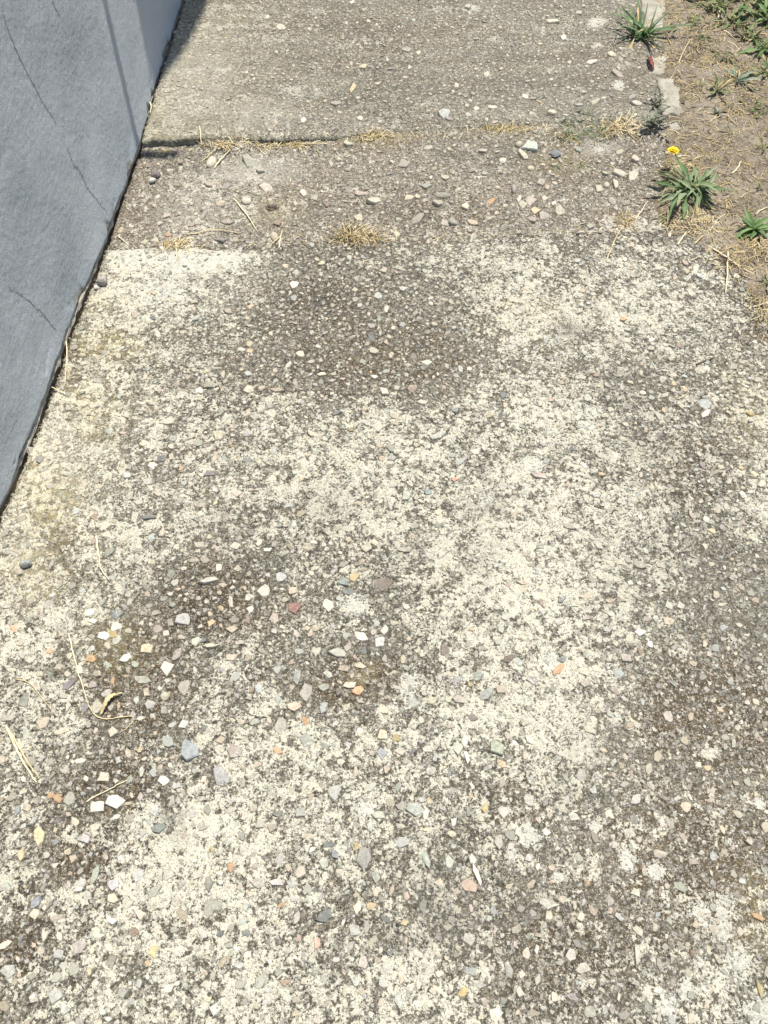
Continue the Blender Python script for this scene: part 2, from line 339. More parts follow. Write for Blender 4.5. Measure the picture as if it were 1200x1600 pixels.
DARK = [(507, 475, 26, 16, .95), (892, 522, 22, 13, .95), (510, 800, 60, 50, .35), (760, 800, 34, 22, .7), (590, 920, 40, 40, .55), (610, 1010, 40, 40, .55), (980, 595, 60, 35, .65), (420, 890, 50, 30, .5), (1010, 900, 80, 80, .35), (1090, 800, 60, 120, .4), (1150, 950, 60, 80, .45), (700, 1400, 60, 60, .45), (840, 1420, 40, 40, .45), (960, 1520, 40, 30, .4), (520, 1500, 40, 40, .35), (370, 830, 60, 50, .35), (650, 860, 40, 30, .5), (930, 1180, 60, 50, .35), (280, 1285, 20, 30, .8), (760, 870, 30, 30, .35), (1000, 700, 60, 50, .35), (240, 960, 50, 60, .4)]
SKIN = [(100, 700, 40, 120, .35), (300, 440, 120, 60, .3), (40, 860, 60, 100, .3)]

def front_masks(x, y):
    jx = fbm(x, y, 9, 4, 3) * 0.055; jy = fbm(x, y, 9, 4, 11) * 0.055
    px, py = pix(x + jx, y + jy)
    dj = J2(x) - y
    L = lmap(px, py) + fbm(x, y, 6, 3, 21) * 0.25 - sstep(.07, 0, dj) * sstep(380, 460, px) * np.clip(.32 + fbm(x, y, 16, 3, 23) * 1.6, 0, .8)
    L = L - .52 * blobs(px, py, BROWN) * sstep(1000, 700, px)
    m1 = np.stack([np.clip(L, 0, 1), blobs(px, py, BROWN), blobs(px, py, OCHRE)], -1)
    px2, py2 = pix(x + jx * .25, y + jy * .25)
    m2 = np.stack([blobs(px2, py2, PALE), blobs(px, py, DARK), blobs(px, py, SKIN)], -1)
    return m1, m2
def strip_masks(x, y):
    jx = fbm(x, y, 9, 4, 5) * 0.05; px, py = pix(x + jx, y)
    L = 0.24 + .22 * sstep(.09, 0, y - J2(x)) + blobs(px, py, [(330, 300, 90, 40, .34), (1000, 350, 60, 20, .45), (300, 345, 60, 30, .25), (400, 260, 50, 30, .3)]) + fbm(x, y, 10, 3, 9) * .2
    B = blobs(px, py, [(200, 300, 60, 100, .9), (700, 330, 200, 40, .6), (950, 250, 120, 60, .7), (1000, 340, 90, 40, .9), (480, 300, 90, 60, .5), (600, 220, 80, 20, .7)])
    O = blobs(px, py, [(580, 213, 60, 14, .9), (790, 200, 60, 10, .8), (880, 250, 40, 20, .6), (430, 330, 40, 30, .4)])
    S = blobs(px, py, [(400, 265, 70, 26, .8), (300, 320, 90, 40, .35), (935, 230, 40, 16, .6)])
    D = blobs(px, py, [(760, 235, 120, 25, .5), (560, 330, 120, 20, .35)])
    P = blobs(px, py, [(935, 231, 16, 9, .5)])
    return np.stack([np.clip(L, 0, 1), B, O], -1), np.stack([P, D, S], -1)
def far_masks(x, y):
    px, py = pix(x + fbm(x, y, 9, 4, 5) * 0.05, y)
    L = 0.22 + 0.30 * sstep(520, 250, px) + fbm(x, y, 9, 4, 29) * .6 + fbm(x * 0.35, y * 3, 10, 3, 31) * .6 - .03 * sstep(500, 700, px)
    B = np.clip(blobs(px, py, [(960, 110, 90, 60, .6), (520, 40, 80, 30, .6), (700, 60, 100, 30, .4)]) + fbm(x * .4, y * 2.5, 9, 3, 37) * 1.5 + .12, 0, 1)
    O = np.clip(sstep(480, 240, px) * .55 + 0 * px, 0, 1)
    P = blobs(px, py, [(935, 35, 18, 10, .9), (968, 133, 12, 8, .9), (935, 71, 12, 6, .7), (737, 13, 18, 8, .6), (770, 60, 16, 8, .5)])
    D = np.clip(blobs(px, py, [(530, 45, 40, 10, .5), (500, 152, 120, 7, .5), (860, 140, 160, 30, .4), (650, 130, 120, 30, .3)]) + fbm(x * .3, y * 3, 12, 3, 41) * 1.1, 0, .8)
    S = blobs(px, py, [(300, 130, 90, 100, .55), (400, 180, 100, 30, .5)])
    return np.stack([np.clip(L, 0, 1), B, O], -1), np.stack([P, D, S], -1)

def relief(x, y, amp=1.0):
    return amp * (fbm(x, y, 5, 3, 2) * 0.010 + fbm(x, y, 38, 3, 6) * 0.0042 + fbm(x, y, 150, 2, 8) * 0.0046)
def h_front(x, y): return relief(x, y)
def h_strip(x, y):
    px, _ = pix(x, y); up = sstep(500, 560, px) + .8 * sstep(300, 325, px) * (1 - sstep(385, 405, px))
    z = relief(x, y, 1.35) - 0.005 + fbm(x, y, 14, 2, 50) * 0.004 - 0.012 * sstep(.0, .02, J2(x) + .0 - y + .008)
    return z + up * sstep(.07, .0, J1(x) - y) * (h_far(x, y) - 0.0035 - z)
def h_far(x, y):
    px, _ = pix(x, y); return relief(x, y, 0.85) + 0.004 + 0.014 * sstep(620, 250, px) - 0.004 * sstep(560, 760, px)

def coarse_front(x, y):
    px, py = pix(x, y)
    k = .85 - .6 * blobs(px, py, [(1100, 1250, 230, 330, 1), (60, 760, 110, 170, 1), (200, 460, 110, 60, 1), (300, 410, 120, 26, 1), (330, 1320, 110, 70, .8), (950, 480, 140, 70, .5), (820, 900, 90, 200, .5), (600, 560, 90, 50, .6)])
    return k + fbm(x, y, 5, 3, 171) * .7
def slab(name, yF, yB, mat, hfun, mfun, step, lgap, rpad, ragF=0.006, ragB=0.006, x0=-0.95, x1=1.15, cfun=lambda x, y: .6 + fbm(x, y, 5, 3, 175) * .9):
    """one concrete slab: ragged edges, rounded arrises, sides 9 cm deep"""
    nx = int((x1 - x0) / step); ymid = (np.mean(yB(np.linspace(x0, x1, 9))) - np.mean(yF(np.linspace(x0, x1, 9)))); ny = int(ymid / step)
    s = np.linspace(0, 1, nx + 1); t = np.linspace(0, 1, ny + 1); S, T = np.meshgrid(s, t)
    xa = x0 + S * (x1 - x0)
    YF = yF(xa) + fbm(xa, xa * 0 + 1.1, 25, 4, 60) * ragF * 2; YB = yB(xa) + (fbm(xa, xa * 0 + 4.7, 25, 4, 66) + 1.6 * fbm(xa, xa * 0 + 8.7, 6, 2, 68)) * ragB * 2
    Y = YF + (YB - YF) * T
    XL = wall_x(Y) + lgap + fbm(Y, Y * 0 + 2.2, 22, 4, 70) * 0.012; XR = soil_x(Y) + rpad + fbm(Y, Y * 0, 20, 3, 73) * 0.02
    X = XL + (XR - XL) * S
    Z = hfun(X, Y)
    e = np.minimum.reduce([(X - XL), (XR - X), (Y - YF), (YB - Y)])
    Z = Z - 0.006 * (1 - sstep(0, 0.012, e + fbm(X, Y, 60, 2, 77) * 0.006)) ** 2
    V = np.stack([X, Y, Z], -1).reshape(-1, 3); idx = np.arange((nx + 1) * (ny + 1)).reshape(ny + 1, nx + 1)
    Q = np.stack([idx[:-1, :-1], idx[:-1, 1:], idx[1:, 1:], idx[1:, :-1]], -1).reshape(-1, 4)
    ring = np.concatenate([idx[0, :], idx[1:, -1], idx[-1, -2::-1], idx[-2:0:-1, 0]])
    low = V[ring].copy(); low[:, 2] = -0.09; b = len(V) + np.arange(len(ring))
    Q2 = np.stack([ring, b, np.roll(b, -1), np.roll(ring, -1)], -1)
    V2 = np.vstack([V, low]); me = fast_mesh(name, V2, np.vstack([Q, Q2]))
    m1, m2 = mfun(V2[:, 0], V2[:, 1]); colattr(me, 'mask', m1); colattr(me, 'mask2', m2); fattr(me, 'coarse', cfun(V2[:, 0], V2[:, 1]))
    return link(name, me, mat)

front = slab('path_slab', lambda x: np.full_like(x, -0.42), lambda x: J2(x) - 0.002, M['front'], h_front, front_masks, 0.0036, 0.010, 0.10, ragB=0.010, cfun=coarse_front)
tag(front, 'large near concrete path slab with cream lichen and exposed stone chips', 'concrete slab', kind='structure')
strip = slab('path_strip', lambda x: J2(x) - 0.03, lambda x: J1(x) + 0.02, M['strip'], h_strip, strip_masks, 0.0045, 0.006, 0.10)
tag(strip, 'narrow brown pebbly concrete strip between the two path slabs', 'concrete strip', kind='structure')
far = slab('far_path_slab', lambda x: J1(x), lambda x: np.full_like(x, 4.6), M['far'], h_far, far_masks, 0.0058, 0.012, 0.05)
tag(far, 'grey worn far concrete path slab with a raised near edge', 'concrete slab', kind='structure')

# ------------------------------------------------------------------ ground and soil bank
me = mesh('ground', [(-400, -400, -0.055), (400, -400, -0.055), (400, 400, -0.055), (-400, 400, -0.055)], [(0, 1, 2, 3)])
tag(link('ground', me, M['soil']), 'flat dry brown ground around the path', 'ground', kind='structure')
def h_soil(x, y):
    d = x - soil_x(y)
    edge = sstep(-0.012, 0.05, d + fbm(x, y, 28, 4, 81) * 0.05)
    px, py = pix(x, y)
    onslab = sstep(1.55, 1.75, y)
    return -0.012 + edge * 0.016 + edge * (fbm(x, y, 4, 3, 83) * 0.022 + fbm(x, y, 30, 4, 86) * 0.016 + fbm(x, y, 120, 2, 88) * 0.005)
def build_soil():
    step = 0.0055; ys = np.arange(0.6, 3.9, step); nx = 190
    S, Y = np.meshgrid(np.linspace(0, 1, nx + 1), ys)
    X0 = soil_x(Y) - 0.03; X = X0 + S * 1.05
    Z = h_soil(X, Y); Z = Z - 0.06 * sstep(0.97, 1.0, S)
    V = np.stack([X, Y, Z], -1).reshape(-1, 3); idx = np.arange(V.shape[0]).reshape(Y.shape)
    Q = np.stack([idx[:-1, :-1], idx[:-1, 1:], idx[1:, 1:], idx[1:, :-1]], -1).reshape(-1, 4)
    return link('soil', fast_mesh('soil', V, Q), M['soil'])
tag(build_soil(), 'strip of bare dry brown soil along the right side of the path', 'soil', kind='structure')

def surf(x, y):
    x = float(x); y = float(y)
    hs = [-0.055]
    if x > soil_x(y) - 0.03: hs.append(float(h_soil(np.array(x), np.array(y))))
    if y < J2(x): hs.append(float(h_front(np.array(x), np.array(y))))
    elif y < J1(x): hs.append(float(h_strip(np.array(x), np.array(y))))
    else: hs.append(float(h_far(np.array(x), np.array(y))))
    return max(hs)

# ------------------------------------------------------------------ house wall
wall = empty('house_wall', (float(wall_x(1.2)), 1.2, 0))
wloc = Vector(wall.location)
tag(wall, 'blue-grey painted rendered wall with hairline cracks beside the path', 'wall')
WALL_TOP = 3.95
def wall_n(y):
    d = 0.02; dx = (wall_x(y + d) - wall_x(y - d)) / (2 * d); l = np.sqrt(1 + dx * dx)
    return 1 / l, -dx / l                                 # outward (towards the path)
def build_wall():
    # fine render coat where it is seen, coarse above
    ys = np.arange(0.35, 3.6, 0.0034); zs = np.arange(0, 0.80, 0.0034)
    Y, Z = np.meshgrid(ys, zs)
    bot = 0.006 + 0.010 * np.clip(fbm(ys, ys * 0, 11, 4, 90) * 2.0 + 0.35, 0, 1)
    Zr = bot[None, :] + Z
    px = wall_x(Y); n0, n1 = wall_n(Y)
    rel = fbm(Y, Zr, 3.2, 3, 93) * 0.014 + fbm(Y, Zr, 26, 3, 95) * 0.0009 + fbm(Y * .8 + Zr * .6, Zr * .8 - Y * .6, 170, 2, 97, .8) * 0.0017 + fbm(Y * .5 - Zr * .87, Zr * .5 + Y * .87, 47, 2, 96) * 0.0007
    chip = sstep(0.10, 0.22, fbm(Y, Zr, 17, 3, 99)) * sstep(0.07, 0.0, Z)
    bulge = 0.008 * sstep(0.07, 0.0, Z)
    off = 0.003 + rel - 0.004 * chip - 0.012 * (1 - sstep(0, 0.008, Z)) + bulge * 0.4
    X = px + n0 * off; YY = Y + n1 * off
    V = np.stack([X, YY, Zr], -1).reshape(-1, 3) - np.array(wloc); idx = np.arange(V.shape[0]).reshape(Y.shape)
    Q = np.stack([idx[:-1, :-1], idx[:-1, 1:], idx[1:, 1:], idx[1:, :-1]], -1).reshape(-1, 4)
    me = fast_mesh('render_coat', V, Q); worn = np.clip(sstep(0.035, 0.0, Z) * 0.75 + chip * 0.6, 0, 1)
    fattr(me, 'worn', worn.ravel())
    link('render_coat', me, M['render'], wall)
    # the rest of the wall, above and to both ends
    def block(name, y0, y1, z0, z1, d0, d1, mat):
        yy = np.linspace(y0, y1, max(2, int((y1 - y0) / 0.12) + 1)); v = []
        for y in yy:
            x = float(wall_x(y)); v += [(x + d0, y, z0), (x + d1, y, z0), (x + d1, y, z1), (x + d0, y, z1)]
        v = np.array(v) - np.array(wloc); f = []; n = len(yy)
        for i in range(n - 1):
            a = i * 4; b = a + 4
            for k in range(4): f.append((a + k, a + (k + 1) % 4, b + (k + 1) % 4, b + k))
        f += [(3, 2, 1, 0), tuple(range(n * 4 - 4, n * 4))]
        return link(name, mesh(name, v, f), mat, wall)
    block('masonry', -1.2, 6.0, -0.09, WALL_TOP, -0.25, -0.016, M['mortar'])
    block('upper_render', -1.2, 6.0, 0.806, WALL_TOP - 0.01, -0.017, 0.003, M['render'])
    block('end_render', 3.602, 6.0, 0.012, 0.805, -0.017, 0.003, M['render'])
    block('end_render', -1.2, 0.348, 0.012, 0.805, -0.017, 0.003, M['render'])
build_wall()
# mortar bead squeezed out along the foot of the wall
def bead():
    ys = np.arange(0.5, 3.5, 0.006); m = 7; a = np.linspace(-0.3, math.pi * 0.62, m)
    r = 0.003 + 0.004 * np.clip(fbm(ys, ys * 0 + 3, 14, 5, 120) * 3 + .2, 0, 1.5); r = r * sstep(0.8, 1.2, ys) + 0.003
    Yg, A = np.meshgrid(ys, a, indexing='ij'); R = r[:, None] * (1 + fbm(Yg, A, 40, 3, 122) * 0.9)
    X = wall_x(Yg) - 0.004 + np.cos(A) * R; Z = np.sin(A) * R * 1.3 + 0.001
    V = np.stack([X, Yg + fbm(Yg, A * .02, 60, 2, 125) * .01, Z], -1).reshape(-1, 3) - np.array(wloc); idx = np.arange(V.shape[0]).reshape(Yg.shape)
    Q = np.stack([idx[:-1, :-1], idx[1:, :-1], idx[1:, 1:], idx[:-1, 1:]], -1).reshape(-1, 4)
    link('mortar_bead', fast_mesh('mortar_bead', V, Q), M['mortar'], wall)
bead()
# cracks in the render (pixel paths read off the photograph, cast on to the wall face)
def on_wall(px, py):
    a, b, c = ray(px, py); lo, hi = 0.2, 6.0
    for _ in range(60):
        t = (lo + hi) / 2
        if a * t > float(wall_x(b * t)): lo = t
        else: hi = t
    return np.array([a * t, b * t, CAM_H + c * t])
def crack(path, wd=0.0008):
    P = [on_wall(*p) for p in path]; pts = []
    for i in range(len(P) - 1):
        for t in np.linspace(0, 1, 10, endpoint=False): pts.append(P[i] * (1 - t) + P[i + 1] * t)
    pts.append(P[-1]); pts = np.array(pts); v = []; f = []; n = len(pts)
    for i, p in enumerate(pts):
        d = pts[min(i + 1, n - 1)] - pts[max(i - 1, 0)]; d /= np.linalg.norm(d) + 1e-9
        q = p + np.array([0, rng.normal() * 0.0016, rng.normal() * 0.0016])
        k = np.cross(d, [1, 0, 0]); ww = wd * (0.35 + rng.random()) * (0.4 + 0.6 * math.sin(math.pi * (i + .5) / n))
        z = max(q[2], 0.02); Y = q[1]
        rel = float(fbm(Y, z, 3.2, 3, 93) * 0.014 + fbm(Y, z, 26, 3, 95) * 0.0009 + fbm(Y, z, 75, 3, 97) * 0.0002)
        x = float(wall_x(Y)) + 0.003 + rel
        for s, dx in ((-1, .0005), (0, .0013), (1, .0005)): v.append(np.array([x + dx, Y, z]) + k * ww * s - np.array(wloc))
    for i in range(n - 1):
        for k in (0, 1): f.append((i * 3 + k, i * 3 + k + 1, i * 3 + k + 4, i * 3 + k + 3))
    link('crack', mesh('crack', v, f), M['crack'], wall)
crack([(3, 15), (12, 45), (24, 75), (38, 105), (52, 132), (66, 160)])
crack([(66, 160), (76, 175), (86, 192)], 0.0006)
crack([(103, 232), (113, 255), (124, 267), (134, 290), (146, 308), (158, 325), (172, 338)])
crack([(12, 447), (35, 462), (52, 478), (68, 492), (78, 508), (92, 521)])
crack([(80, 0), (84, 12), (90, 22)], 0.0007)
crack([(262, 20), (267, 42)], 0.0007)
# unseen rod and board, added high on the wall only to cast shadows into view
def local_box(name, pts, z0, z1, mat):
    n = len(pts); v = [(x, y, z0) for x, y in pts] + [(x, y, z1) for x, y in pts]
    v = np.array(v) - np.array(wloc)
    f = [tuple(range(n))[::-1], tuple(range(n, 2 * n))] + [(i, (i + 1) % n, n + (i + 1) % n, n + i) for i in range(n)]
    return link(name, mesh(name, v, f), mat, wall)
sx, sy = SUN_TO.x / SUN_TO.z, SUN_TO.y / SUN_TO.z
g0 = np.array(gnd(213, 241)); g1 = np.array(gnd(277, 238)); hb = 2.05
b0 = np.array([float(wall_x(g0[1] + sy * hb)) - 0.03, g0[1] + sy * hb]); b1 = g1 + np.array([sx * hb, sy * hb])
b0 = np.array([b0[0], b1[1] - 0.006])
def tube_between(name, a, b, r, mat, parent, off):
    a = Vector(a); b = Vector(b); d = (b - a).normalized(); k = d.orthogonal().normalized(); j = d.cross(k); v = []; n = 14
    for p in (a, b):
        for i in range(n): v.append(p + k * (math.cos(i * 2 * math.pi / n) * r) + j * (math.sin(i * 2 * math.pi / n) * r) - off)
    f = [(i, (i + 1) % n, n + (i + 1) % n, n + i) for i in range(n)] + [tuple(range(n))[::-1], tuple(range(n, 2 * n))]
    return link(name, mesh(name, v, f), mat, parent)
tube_between('shadow_rod', (b0[0], b0[1], hb), (b1[0], b1[1], hb), 0.019, M['metal'], wall, wloc)  # added out of view, sized for the shadow line on wall and ground
he = 3.7
edge = [gnd(238, 148), (gnd(252, 136)), gnd(277, 106), gnd(300, 68), gnd(318, 30), gnd(330, 0), gnd(352, -60)]
epts = [(x + sx * he, y + sy * he) for x, y in edge]  # board outline: wanted shadow edge carried back up towards the sun
epts = [(float(wall_x(epts[0][1])) - 0.1, epts[0][1] - 0.02)] + epts + [(epts[-1][0] + 0.05, 6.0), (float(wall_x(6.0)) - 0.1, 6.0)]
local_box('shadow_board', epts, he, he + 0.06, M['caster'])  # added out of view, shaped for the soft shadow along the wall foot

# ------------------------------------------------------------------ stone shapes
def chip(seed, n, asp, dome=False):
    r = np.random.default_rng(seed); a = np.sort((np.arange(n) + r.uniform(-.42, .42, n) * (.5 if dome else 1)) * 2 * math.pi / n)
    R = r.uniform(.66, 1.18, n) if not dome else r.uniform(.93, 1.05, n)
    o = np.stack([np.cos(a) * R, np.sin(a) * R * asp], -1) * 0.5
    tilt = r.uniform(-.16, .16, 2)
    def ring(s, z, t=1.0): return [(p[0] * s, p[1] * s, z + (p @ tilt) * t) for p in o]
    if dome: v = ring(.94, -.16, 0) + ring(1, .02, .2) + ring(.80, .13) + ring(.42, .19); top = [(0, 0, .205)]
    else: v = ring(1.06, -.16, 0) + ring(1, .07, 1.3) + ring(.90, .115, 1.6); top = [(r.uniform(-.1, .1), r.uniform(-.08, .08), .125 + r.uniform(0, .03))]
    nr = len(v) // n; v += top; f = []
    for k in range(nr - 1):
        for i in range(n): f.append((k * n + i, k * n + (i + 1) % n, (k + 1) * n + (i + 1) % n, (k + 1) * n + i))
    b = (nr - 1) * n
    for i in range(n): f.append((b + i, b + (i + 1) % n, len(v) - 1))
    return v, f
CHIPS = [chip(100 + i, 5 + (i % 5) // 2, 0.60 + 0.4 * ((i * 7) % 11) / 11) for i in range(26)]
PEBS = [chip(300 + i, 8, 0.60 + 0.4 * ((i * 5) % 9) / 9, True) for i in range(12)]
CHIP_ME = [mesh('chip', v, f) for v, f in CHIPS]; PEB_ME = [mesh('pebble', v, f, True) for v, f in PEBS]
for m_ in CHIP_ME + PEB_ME: m_.materials.append(M['stone'])
def tri_of(v, f):
    t = []
    for q in f:
        for i in range(1, len(q) - 1): t.append((q[0], q[i], q[i + 1]))
    return np.array(v), np.array(t)
CHIP_T = [tri_of(*c) for c in CHIPS]; PEB_T = [tri_of(*c) for c in PEBS]
# tiny grit: squashed octahedra
OCT = [tri_of([(.5, 0, 0), (0, .42, .05), (-.5, .05, 0), (0, -.45, 0), (.06, .03, .26), (0, 0, -.2)], [(0, 1, 4), (1, 2, 4), (2, 3, 4), (3, 0, 4), (1, 0, 5), (2, 1, 5), (3, 2, 5), (0, 3, 5)])]

HUES = dict(w=(.53, .51, .46), lg=(.40, .395, .35), g=(.30, .30, .27), lb=(.36, .39, .41), lb2=(.33, .38, .43), s=(.17, .20, .23), s2=(.22, .30, .31), bl=(.22, .27, .36), c=(.48, .43, .35), t=(.46, .38, .29), t2=(.56, .42, .24),
            p=(.36, .29, .26), p2=(.46, .29, .22), p3=(.44, .36, .31), r=(.36, .18, .15), r2=(.50, .24, .19), m=(.22, .15, .14), m2=(.29, .24, .25), o=(.42, .30, .08), o2=(.55, .40, .14), b=(.33, .21, .11), pu=(.22, .19, .27), dk=(.06, .055, .06), gp=(.185, .18, .168))
HUES['or'] = (.56, .30, .13)
def mute(c, k=.42):
    l = c[0] * .3 + c[1] * .55 + c[2] * .15; return tuple(c[i] * (1 - k) + l * (1.03, 1.0, .93)[i] * k for i in range(3))
HUES = {a: mute(b, .42 if a in ('or', 'o', 'o2') else .62 if a[0] in 'lsbpm' else .38) for a, b in HUES.items()}

# stones one can pick out in the photograph: x y width height hue (pixels of the 1200x1600 frame)
FRONT_ST = """328 907 27 13 w;367 853 19 14 w;343 887 14 13 c;372 889 15 10 c;288 967 21 20 lb;197 1028 17 15 w;262 1043 17 20 w;228 1013 17 20 t;278 1024 14 18 p;182 980 22 17 lg;176 992 15 13 o;183 1000 14 12 lg;163 994 14 14 w;213 1094 12 12 lb;237 1100 14 14 lb;257 1088 15 12 c;287 1133 17 16 w;295 1172 25 30 bl;262 1160 20 18 lb;257 1110 12 16 lg;222 1063 26 14 lg;230 1082 11 18 t;152 1105 18 22 c;167 1083 17 14 g;38 1095 17 24 g;12 1123 26 14 p;68 1128 18 15 t;178 1143 16 20 c;97 1141 20 13 t;172 863 16 16 g;213 808 16 14 lg;232 808 20 10 s;183 962 20 13 s;77 943 13 13 lg;22 982 9 11 or;78 1017 12 11 or;142 1030 15 12 or;177 1063 10 10 or;107 1070 16 14 pu;132 1105 12 12 pu;140 957 14 10 w;145 971 17 9 w;312 852 17 14 p;320 876 14 12 p;287 1075 20 18 p;370 1173 20 20 p;345 1157 16 14 t;362 1027 15 9 t;363 985 17 9 t;375 1005 15 10 c;307 1004 15 11 w;318 1000 11 11 s;330 1009 24 10 c;267 973 11 16 p;260 989 12 12 c;362 940 11 15 w;390 933 12 10 w;347 913 14 12 t
412 923 19 15 w;460 950 22 17 r;429 966 15 14 c;513 945 20 20 w;458 924 20 13 t;440 903 16 11 lb;537 910 19 15 s2;554 904 16 12 t2;545 925 20 11 s;601 913 27 15 m;572 858 17 11 c;633 860 20 14 lg;600 984 16 15 lg;563 995 22 15 w;593 1002 18 13 lb;543 1011 15 15 p;527 1020 27 11 lg;538 1047 18 15 t;563 1041 16 9 c;465 1057 17 20 lb;433 1045 14 16 lb;478 1082 21 18 p;506 1075 15 13 g;547 1072 18 15 c;460 1104 22 17 t;505 1106 15 17 lb;477 1128 13 10 or;438 1135 20 18 lg;483 1155 19 20 g;563 1143 13 13 c;598 1148 18 20 t;433 1173 15 11 or;718 1093 18 15 p;760 1085 22 15 lb2;725 1157 14 22 w;715 1168 17 20 lg;775 1168 20 23 g;730 1182 10 20 w;695 1018 16 13 m;722 1047 13 11 lb;738 1122 15 12 m;598 1177 15 15 bl;560 1080 18 16 or;795 1030 14 12 m;530 1082 14 12 m
150 1260 20 20 w;180 1253 20 21 w;181 1278 15 11 w;62 1305 19 28 t2;33 1335 15 17 t2;133 1311 20 14 lb;147 1293 14 12 c;128 1383 19 22 lb;150 1368 12 26 lg;177 1383 15 15 lb;138 1400 13 13 w;177 1405 16 13 c;200 1411 18 18 lg;217 1367 18 15 lb;242 1393 20 15 g;265 1366 16 16 lg;248 1294 22 16 s;242 1265 16 20 lb;323 1265 15 15 g;346 1213 26 27 lb2;163 1215 20 17 c;222 1207 10 15 w;256 1220 12 15 w;360 1355 14 14 or;333 1417 27 24 g;327 1380 13 20 g;241 1486 15 18 o2;57 1411 16 16 bl;87 1557 23 17 lb;102 1576 17 16 lb;175 1502 16 20 p;7 1477 24 12 c;88 1435 20 9 t;55 1428 16 10 c;175 1438 16 13 w;210 1457 16 10 b;125 1478 20 17 p;108 1248 17 16 g;90 1247 15 13 or;78 1243 10 10 or;27 1265 13 13 bl;43 1263 14 13 t;317 1457 12 16 w;88 1315 10 12 bl
522 1238 22 18 lb;592 1273 20 16 lg;470 1268 18 12 lb;435 1272 15 10 s;648 1265 20 20 lb;627 1260 16 15 m2;667 1272 13 15 w;735 1268 18 16 g;757 1263 12 14 o2;787 1268 20 17 lg;752 1279 10 11 c;630 1317 20 15 lb;613 1321 17 13 w;513 1320 20 9 s;523 1335 10 13 bl;557 1323 11 12 o2;568 1340 25 22 g;588 1370 15 15 g;665 1342 14 25 lb;702 1347 14 20 lg;740 1342 10 14 w;778 1315 18 20 lg;732 1383 23 21 p2;746 1368 11 32 w;663 1417 17 22 g;432 1378 21 13 lb;405 1380 22 18 g;460 1404 16 13 lb;507 1432 24 18 s;555 1453 18 22 lb;573 1448 10 18 g;497 1473 16 16 r2;467 1467 13 13 p2;633 1441 13 11 t2;580 1415 14 10 t2;558 1417 16 19 c;735 1518 20 17 lb2;748 1538 22 9 lg;687 1522 18 9 c;445 1535 16 11 b;795 1515 14 20 lg;622 1562 16 22 lb;733 1467 14 19 lg;775 1588 20 16 w;407 1533 16 22 lg;580 1230 15 13 lg
878 1263 16 13 c;952 1272 15 16 c;998 1311 10 11 c;1030 1334 23 11 c;993 1395 16 13 c;855 1411 32 15 lg;858 1431 12 11 c;830 1382 14 10 p2;827 1340 14 13 lb;840 1354 9 11 w;997 1490 13 31 lg;911 1512 22 19 p3;1032 1507 12 18 p;867 1557 15 15 c;895 1557 20 12 m2;923 1580 15 15 g;953 1407 14 16 lg;927 1424 12 16 p2;1062 1385 20 14 lg;1160 1375 13 14 lb;1187 1545 11 20 o2;1183 1432 18 9 or;1115 1338 14 14 lb
1000 988 15 15 w;1045 970 18 10 t;952 939 16 8 p2;985 911 9 9 w;955 960 12 10 lg;915 966 15 9 p;888 824 20 9 p;872 1047 20 11 or;878 1031 15 8 s;913 1049 15 12 c;932 1044 13 11 c;808 1034 16 12 lb;977 1028 14 15 p;1002 1018 11 10 b;967 1053 16 12 lb;817 911 17 9 p2;818 921 12 9 c;815 889 14 10 c;843 743 24 14 p;825 843 17 9 g;932 775 14 8 lb;848 943 12 14 p2;998 883 18 13 g
787 618 15 11 s;711 642 11 9 s2;720 578 10 11 lb;660 629 14 11 w;525 647 15 8 s;683 683 25 12 lg;636 775 19 18 lg;670 768 10 9 s2;710 749 11 8 r2;452 790 15 11 lb;460 445 14 9 w;590 462 13 8 lb;603 483 11 9 c;433 611 20 7 t;643 608 17 8 p2;503 585 13 8 c;720 720 14 10 lb;613 717 16 10 lb;637 705 9 6 w;600 613 10 15 lg;667 567 16 8 lg;600 423 12 7 c;630 452 14 9 lg;555 453 11 6 c
328 740 19 11 s;252 717 14 12 s;239 728 11 11 w;283 732 8 8 or;327 603 17 12 p;388 609 16 9 c;263 660 22 15 lg;198 743 11 10 lb;370 772 15 9 c;247 770 10 13 c;193 677 12 6 p2;343 680 16 12 c;357 487 15 9 c
1102 634 18 12 lb2;1102 648 16 8 w;1088 422 13 12 w;1093 433 9 8 lb;1070 412 10 8 p2;1172 647 13 10 o;932 587 12 8 p2;860 625 10 7 p2;933 395 10 8 lg"""
STRIP_ST = """564 300 17 10 p2;585 313 20 11 c;640 308 20 7 c;652 305 8 8 c;632 255 22 12 p;416 293 16 12 c;474 300 8 11 w;425 323 18 11 b;433 348 10 10 b;492 308 14 9 g;547 295 12 10 p;560 338 14 8 c;543 223 13 9 c;667 290 22 8 g;692 304 22 7 g;685 317 15 9 p;728 322 13 10 c;708 343 14 12 g;695 345 14 12 p;653 340 20 10 p;738 347 17 8 t;767 313 16 7 or;620 363 12 8 t;673 277 7 6 w;695 277 11 7 c;755 233 17 8 c;517 254 8 8 c
830 227 27 15 lb;818 240 11 11 c;811 223 9 8 c;845 281 17 11 p;969 268 17 11 p3;989 273 15 12 c;963 286 13 16 p3;937 293 17 11 c;949 286 10 7 c;957 312 13 10 p;830 312 15 12 p3;818 317 12 10 c;811 308 9 13 w;865 317 9 8 w;837 329 12 8 t2;875 329 12 12 p3;850 337 16 9 p3;832 343 14 9 p;923 352 11 12 g;803 293 9 12 p;855 290 9 7 p2;852 307 8 7 c;992 247 13 7 c;903 233 10 9 lg
330 252 16 14 c;345 318 14 8 t;355 345 20 10 p;344 373 22 9 m2;428 367 14 14 p2;300 352 12 7 p2;262 366 10 6 or;226 378 12 7 c;265 264 12 7 c;405 262 12 9 lg;390 250 20 14 lg;385 314 14 8 c;250 348 10 8 p3"""
